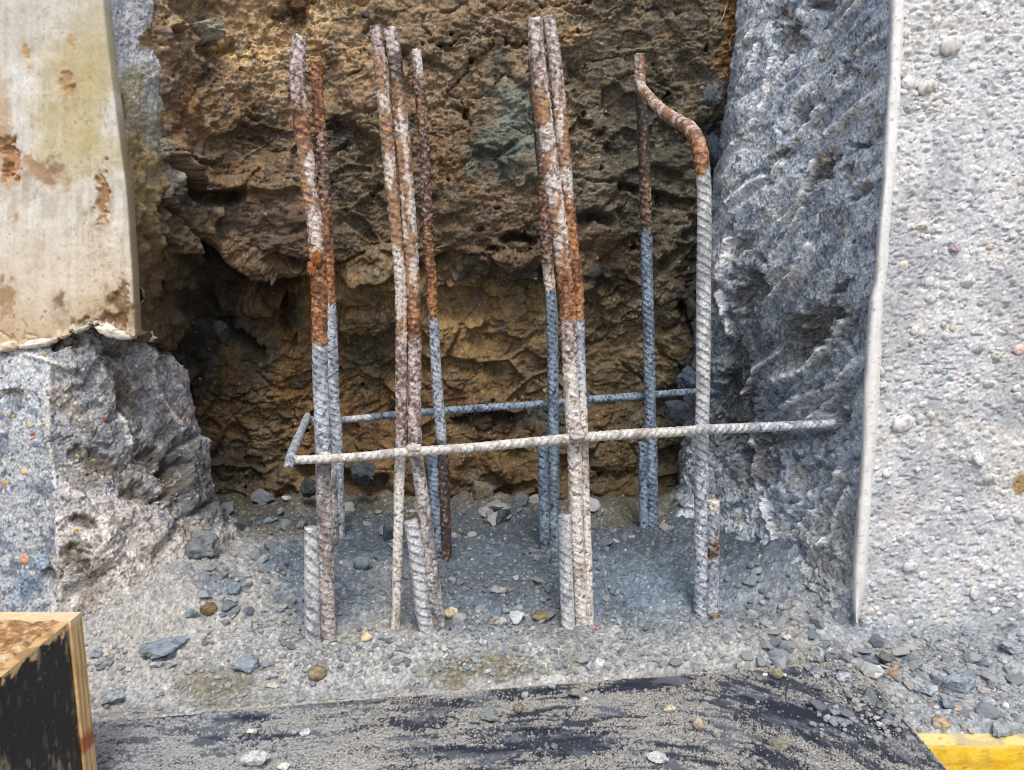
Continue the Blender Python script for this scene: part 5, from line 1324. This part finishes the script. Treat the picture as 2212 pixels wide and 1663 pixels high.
PEB = [(2000, 187, 36, 42, (216, 212, 206)), (2052, 100, 42, 38, (208, 206, 200)), (1963, 178, 26, 28, (226, 228, 228)), (1993, 492, 22, 34, (214, 212, 200)), (1980, 490, 14, 12, (220, 214, 200)), (2030, 1050, 2, 2, (200, 200, 200)), (2112, 990, 24, 30, (214, 214, 212)), (2134, 1035, 24, 34, (216, 214, 210)), (1948, 914, 38, 36, (222, 222, 220)), (1986, 910, 14, 16, (190, 190, 188)),
       (2027, 795, 18, 18, (188, 196, 196)), (2040, 803, 16, 14, (148, 170, 178)), (2136, 830, 18, 22, (212, 208, 196)), (2150, 767, 20, 18, (206, 206, 192)), (2201, 755, 20, 20, (226, 196, 184)), (2168, 711, 16, 18, (196, 194, 192)), (2089, 610, 24, 20, (222, 222, 220)), (2006, 608, 20, 18, (206, 206, 202)), (2038, 704, 12, 16, (206, 204, 190)), (2056, 708, 12, 16, (204, 196, 182)), (1976, 714, 16, 16, (216, 214, 206)), (2110, 755, 20, 16, (150, 156, 164)),
       (2107, 755, 16, 16, (200, 202, 200)), (1966, 1222, 34, 26, (196, 202, 200)), (1943, 1200 - 40, 18, 20, (200, 206, 206)), (2112, 1220, 14, 22, (222, 224, 224)), (2126, 1228, 18, 16, (214, 216, 216)), (2104, 1282, 20, 26, (214, 212, 206)), (2158, 1260, 14, 16, (222, 220, 204)), (2020 + 40, 536, 22, 26, (168, 152, 162)), (2137, 533, 16, 12, (206, 188, 172)), (1995, 520, 2, 2, (200, 200, 200)), (2120, 1145, 20, 16, (176, 186, 190)), (2200, 1115, 24, 22, (196, 198, 192)), (2160, 1112, 30, 22, (200, 204, 206)), (1955, 448, 16, 16, (206, 204, 196)), (2110, 330, 14, 16, (206, 206, 200)),
       (1916, 1032 - 10, 20, 16, (214, 216, 214)), (2092, 1258, 18, 18, (210, 208, 200)), (1905, 830, 18, 16, (206, 208, 206)), (1940, 815, 18, 14, (196, 198, 198))]
for i, (x, y, w, h, c) in enumerate(PEB):
    if w > 4: inset('rough_face', x, y, w * 1.25, h * 1.25, c, wall_r, 'pebble', seed=i + 800, rnd=.75, sink=-.05, rot=.3, mat=M_rough)
pebm = []
for k, c in enumerate([(216, 217, 216), (206, 208, 210), (222, 222, 220), (196, 200, 204), (214, 206, 196), (190, 190, 188)]):
    V, f = rock(950 + k, 2, 14, .6, .7, .05); pebm.append(mesh_np('pebble', V, f, stone_col(V, c, k), M_rough, True))
for i in range(190):
    y = rs.uniform(-10, 1370); x = rs.uniform(arr(y) + 32, 2225); w = rs.choice([10, 12, 14, 18, 22])
    inset('rough_face', x, y, w, w * rs.uniform(.7, 1.1), None, wall_r, 'pebble', mesh=pebm[rs.randint(6)], rot=rs.uniform(-.4, .4), sink=.25)

soilm = []
for k, c in enumerate([(150, 132, 100), (120, 112, 98), (176, 160, 126), (98, 96, 90), (134, 108, 72)]):
    V, f = rock(980 + k, 2, 10, .2, .7, .08); soilm.append(mesh_np('stone', V, f, stone_col(V, c, k), M_stone, True))
for i in range(130):
    inset('soil_bank', rs.uniform(370, 1540), rs.uniform(0, 1060) ** 1.0, (w := rs.choice([6, 7, 8, 10, 13])), w * rs.uniform(.6, 1.0), None, soil, 'stone', mesh=soilm[rs.randint(5)], rot=rs.uniform(0, 3), sink=.3)

# rubble chips: individuals
chipm = []
for k in range(14):
    V, f = rock(40 + k, 3, 8, .0, rs.uniform(.5, .8), .10); chipm.append(mesh_np('stone_chip', V, f, None, M_chip, False))
def scatter(n, boxes, sizes, label, group):
    made = 0
    while made < n:
        x0, x1, y0, y1 = boxes[rs.randint(len(boxes))]
        px, py = rs.uniform(x0, x1), rs.uniform(y0, y1)
        p = gpt(px, py)
        if (p[1] < 1.0 and p[0] > .6) or (py < 1420 and px > 1845 and py < 1390) or (px < 215 and py > 1320): continue
        w = rs.choice(sizes) * (p[1] * CP + .1) / F0 / 2
        o = bpy.data.objects.new('stone_chip', chipm[rs.randint(len(chipm))])
        o.rotation_euler = (rs.uniform(-.5, .5), rs.uniform(-.5, .5), rs.uniform(0, 6.28)); o.scale = (w, w, w * rs.uniform(.7, 1.1))
        o.location = (p[0], p[1], p[2] + w * .25)
        link(o, None, label, 'stone', group); made += 1
scatter(110, [(1760, 2211, 1385, 1560), (1850, 2211, 1400, 1500), (1560, 1900, 1330, 1440)], [14, 18, 22, 28, 36, 44], 'loose grey rubble chip in the heap below the white wall', 'rubble chips below the white wall')
scatter(90, [(440, 1500, 1180, 1350), (900, 1200, 1240, 1340), (440, 700, 1200, 1420), (600, 1450, 1100, 1180)], [12, 15, 18, 22, 28, 34], 'small dark grey stone chip on the pit floor among the bars', 'stone chips among the bars')
scatter(60, [(560, 1600, 1370, 1450), (1150, 1350, 1340, 1450), (560, 900, 1370, 1440)], [12, 14, 17, 20, 26], 'small pale grey chip on the dusty ground before the bars', 'stone chips before the bars')
scatter(34, [(440, 1480, 1078, 1120), (430, 640, 1060, 1160), (1040, 1140, 1085, 1130)], [16, 22, 28, 36, 46], 'dark angular rubble stone along the foot of the soil bank', 'rubble along the foot of the soil')
scatter(16, [(440, 640, 1150, 1330), (1560, 1720, 1220, 1350)], [16, 20, 26, 34], 'bluish rubble stone in the hollow at one side of the pit', 'rubble in the side hollows')
scatter(36, [(250, 1900, 1500, 1655)], [9, 10, 12, 14, 17], 'small grey chip lying on the grit covered boards', 'stone chips on the boards')

# fine gravel, one mass
def gravel(name, n, boxes, smin, smax, cols, label, seed):
    rg = np.random.RandomState(seed); v, f = ico(1)
    bx = np.array(boxes, float); ar = (bx[:, 1] - bx[:, 0]) * (bx[:, 3] - bx[:, 2]) * bx[:, 4]
    ch = rg.choice(len(bx), n, p=ar / ar.sum())
    px = bx[ch, 0] + rg.uniform(size=n) * (bx[ch, 1] - bx[ch, 0]); py = bx[ch, 2] + rg.uniform(size=n) * (bx[ch, 3] - bx[ch, 2])
    z = np.zeros(n)
    for _ in range(12):
        u = (px - W0 / 2) / F0; vv_ = -(py - H0 / 2) / F0; t = (z - CAM_H) / (-SP + vv_ * CP); X = u * t; Y = (CP + vv_ * SP) * t
        z = .5 * z + .5 * surf_z(X, Y)
    ok = ~((Y < 1.0) & (X > .6)) & ~((Y < .93) & (X < XR + .01)) & ~((Y < 1.045) & (X > .6))
    # clump
    ed_ = Y - board_edge_y(X); ok &= ~((np.abs(ed_) < .012) & (X < .45) & (rg.uniform(size=n) < .9) & (name == 'gravel')) & ~((ed_ < 0) & (X < .5) & (name == 'gravel') & (rg.uniform(size=n) < .75))
    cl = fbm(np.stack([X, Y, 0 * X], -1), 9, 3, .6, seed * 1.0); ok &= (cl + rg.uniform(-.5, .5, n) > -.25)
    X, Y, z = X[ok], Y[ok], z[ok]; n = len(X)
    s = smin + (smax - smin) * rg.uniform(size=n) ** 3.6
    d = _G[rg.randint(0, 512, (n, 6))]
    dist = rg.uniform(.6, 1.0, (n, 6))
    dt = np.einsum('vk,njk->nvj', v, d); r = np.where(dt > .1, dist[:, None] / np.maximum(dt, .1), 9).min(2); r = np.minimum(r, 1.1)
    V = v[None] * r[..., None] * s[:, None, None]
    V[..., 2] *= .7
    a = rg.uniform(0, 6.28, n); ca, sa = np.cos(a)[:, None], np.sin(a)[:, None]
    V = np.stack([V[..., 0] * ca * 1.2 - V[..., 1] * sa, V[..., 0] * sa * 1.2 + V[..., 1] * ca, V[..., 2]], -1)
    V += np.stack([X, Y, z + s * .3], -1)[:, None]
    F = (f[None] + (np.arange(n) * len(v))[:, None, None]).reshape(-1, 3)
    cc = np.array(cols, float)[rg.randint(0, len(cols), n)] / 255 * rg.uniform(.86, 1.12, (n, 1)); cc = cc * .7 + .3 * C(148, 152, 154)
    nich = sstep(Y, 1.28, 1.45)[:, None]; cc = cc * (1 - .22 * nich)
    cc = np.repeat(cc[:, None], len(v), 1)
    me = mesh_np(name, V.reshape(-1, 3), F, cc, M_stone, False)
    link(bpy.data.objects.new(name, me), None, label, 'gravel', None, 'stuff')
GC = [(140, 145, 148), (156, 159, 159), (120, 127, 133), (172, 173, 168), (134, 137, 137), (150, 147, 138), (110, 117, 124), (190, 190, 184), (158, 150, 136), (128, 135, 141), (148, 151, 152), (138, 142, 144)]
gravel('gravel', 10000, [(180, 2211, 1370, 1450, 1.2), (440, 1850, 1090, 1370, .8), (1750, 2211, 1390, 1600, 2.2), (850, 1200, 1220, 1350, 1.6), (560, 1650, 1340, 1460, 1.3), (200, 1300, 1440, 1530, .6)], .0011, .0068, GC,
       'loose fine grey gravel strewn over the pit floor', 3)
gravel('grit', 2600, [(200, 2000, 1460, 1663, 1.0)], .0005, .0020, [(156, 152, 140), (136, 137, 132), (176, 173, 162), (120, 124, 126)], 'fine sandy grit scattered over the black boards', 4)

# fine roots hanging out of the soil
def root(px_pts, Y, label):
    P = unproj(np.array([p[0] for p in px_pts], float), np.array([p[1] for p in px_pts], float), Y)
    t = np.linspace(0, len(P) - 1, 40); Q = crom(P, t); Q[:, 1] += .004 * np.sin(t * 3)
    T = np.gradient(Q, axis=0); T /= np.linalg.norm(T, axis=1)[:, None]
    a = np.cross(T, [0, 1, 0]); a /= np.linalg.norm(a, axis=1)[:, None]; b = np.cross(T, a)
    th = np.linspace(0, 2 * np.pi, 6, endpoint=False); r = np.linspace(.0012, .0004, 40)
    V = Q[:, None] + (a[:, None] * np.cos(th)[None, :, None] + b[:, None] * np.sin(th)[None, :, None]) * r[:, None, None]
    idx = np.arange(240).reshape(40, 6); nx = np.roll(idx, -1, 1)
    F = np.stack([idx[:-1], nx[:-1], nx[1:], idx[1:]], -1).reshape(-1, 4)
    me = mesh_np('root', V, F, np.broadcast_to(C(176, 146, 108), V.shape), M_wood)
    link(bpy.data.objects.new('root', me), None, label, 'root')
root([(1600, 58), (1592, 72), (1580, 78), (1575, 95), (1578, 110)], 1.83, 'pale curling root hanging out of the soil beside the reveal')
root([(1538, 110), (1552, 108), (1566, 112), (1580, 105)], 1.84, 'short horizontal root below the curling one')
root([(1572, 5), (1562, 35), (1545, 62), (1520, 70)], 1.84, 'long thin root hanging from the top of the soil')
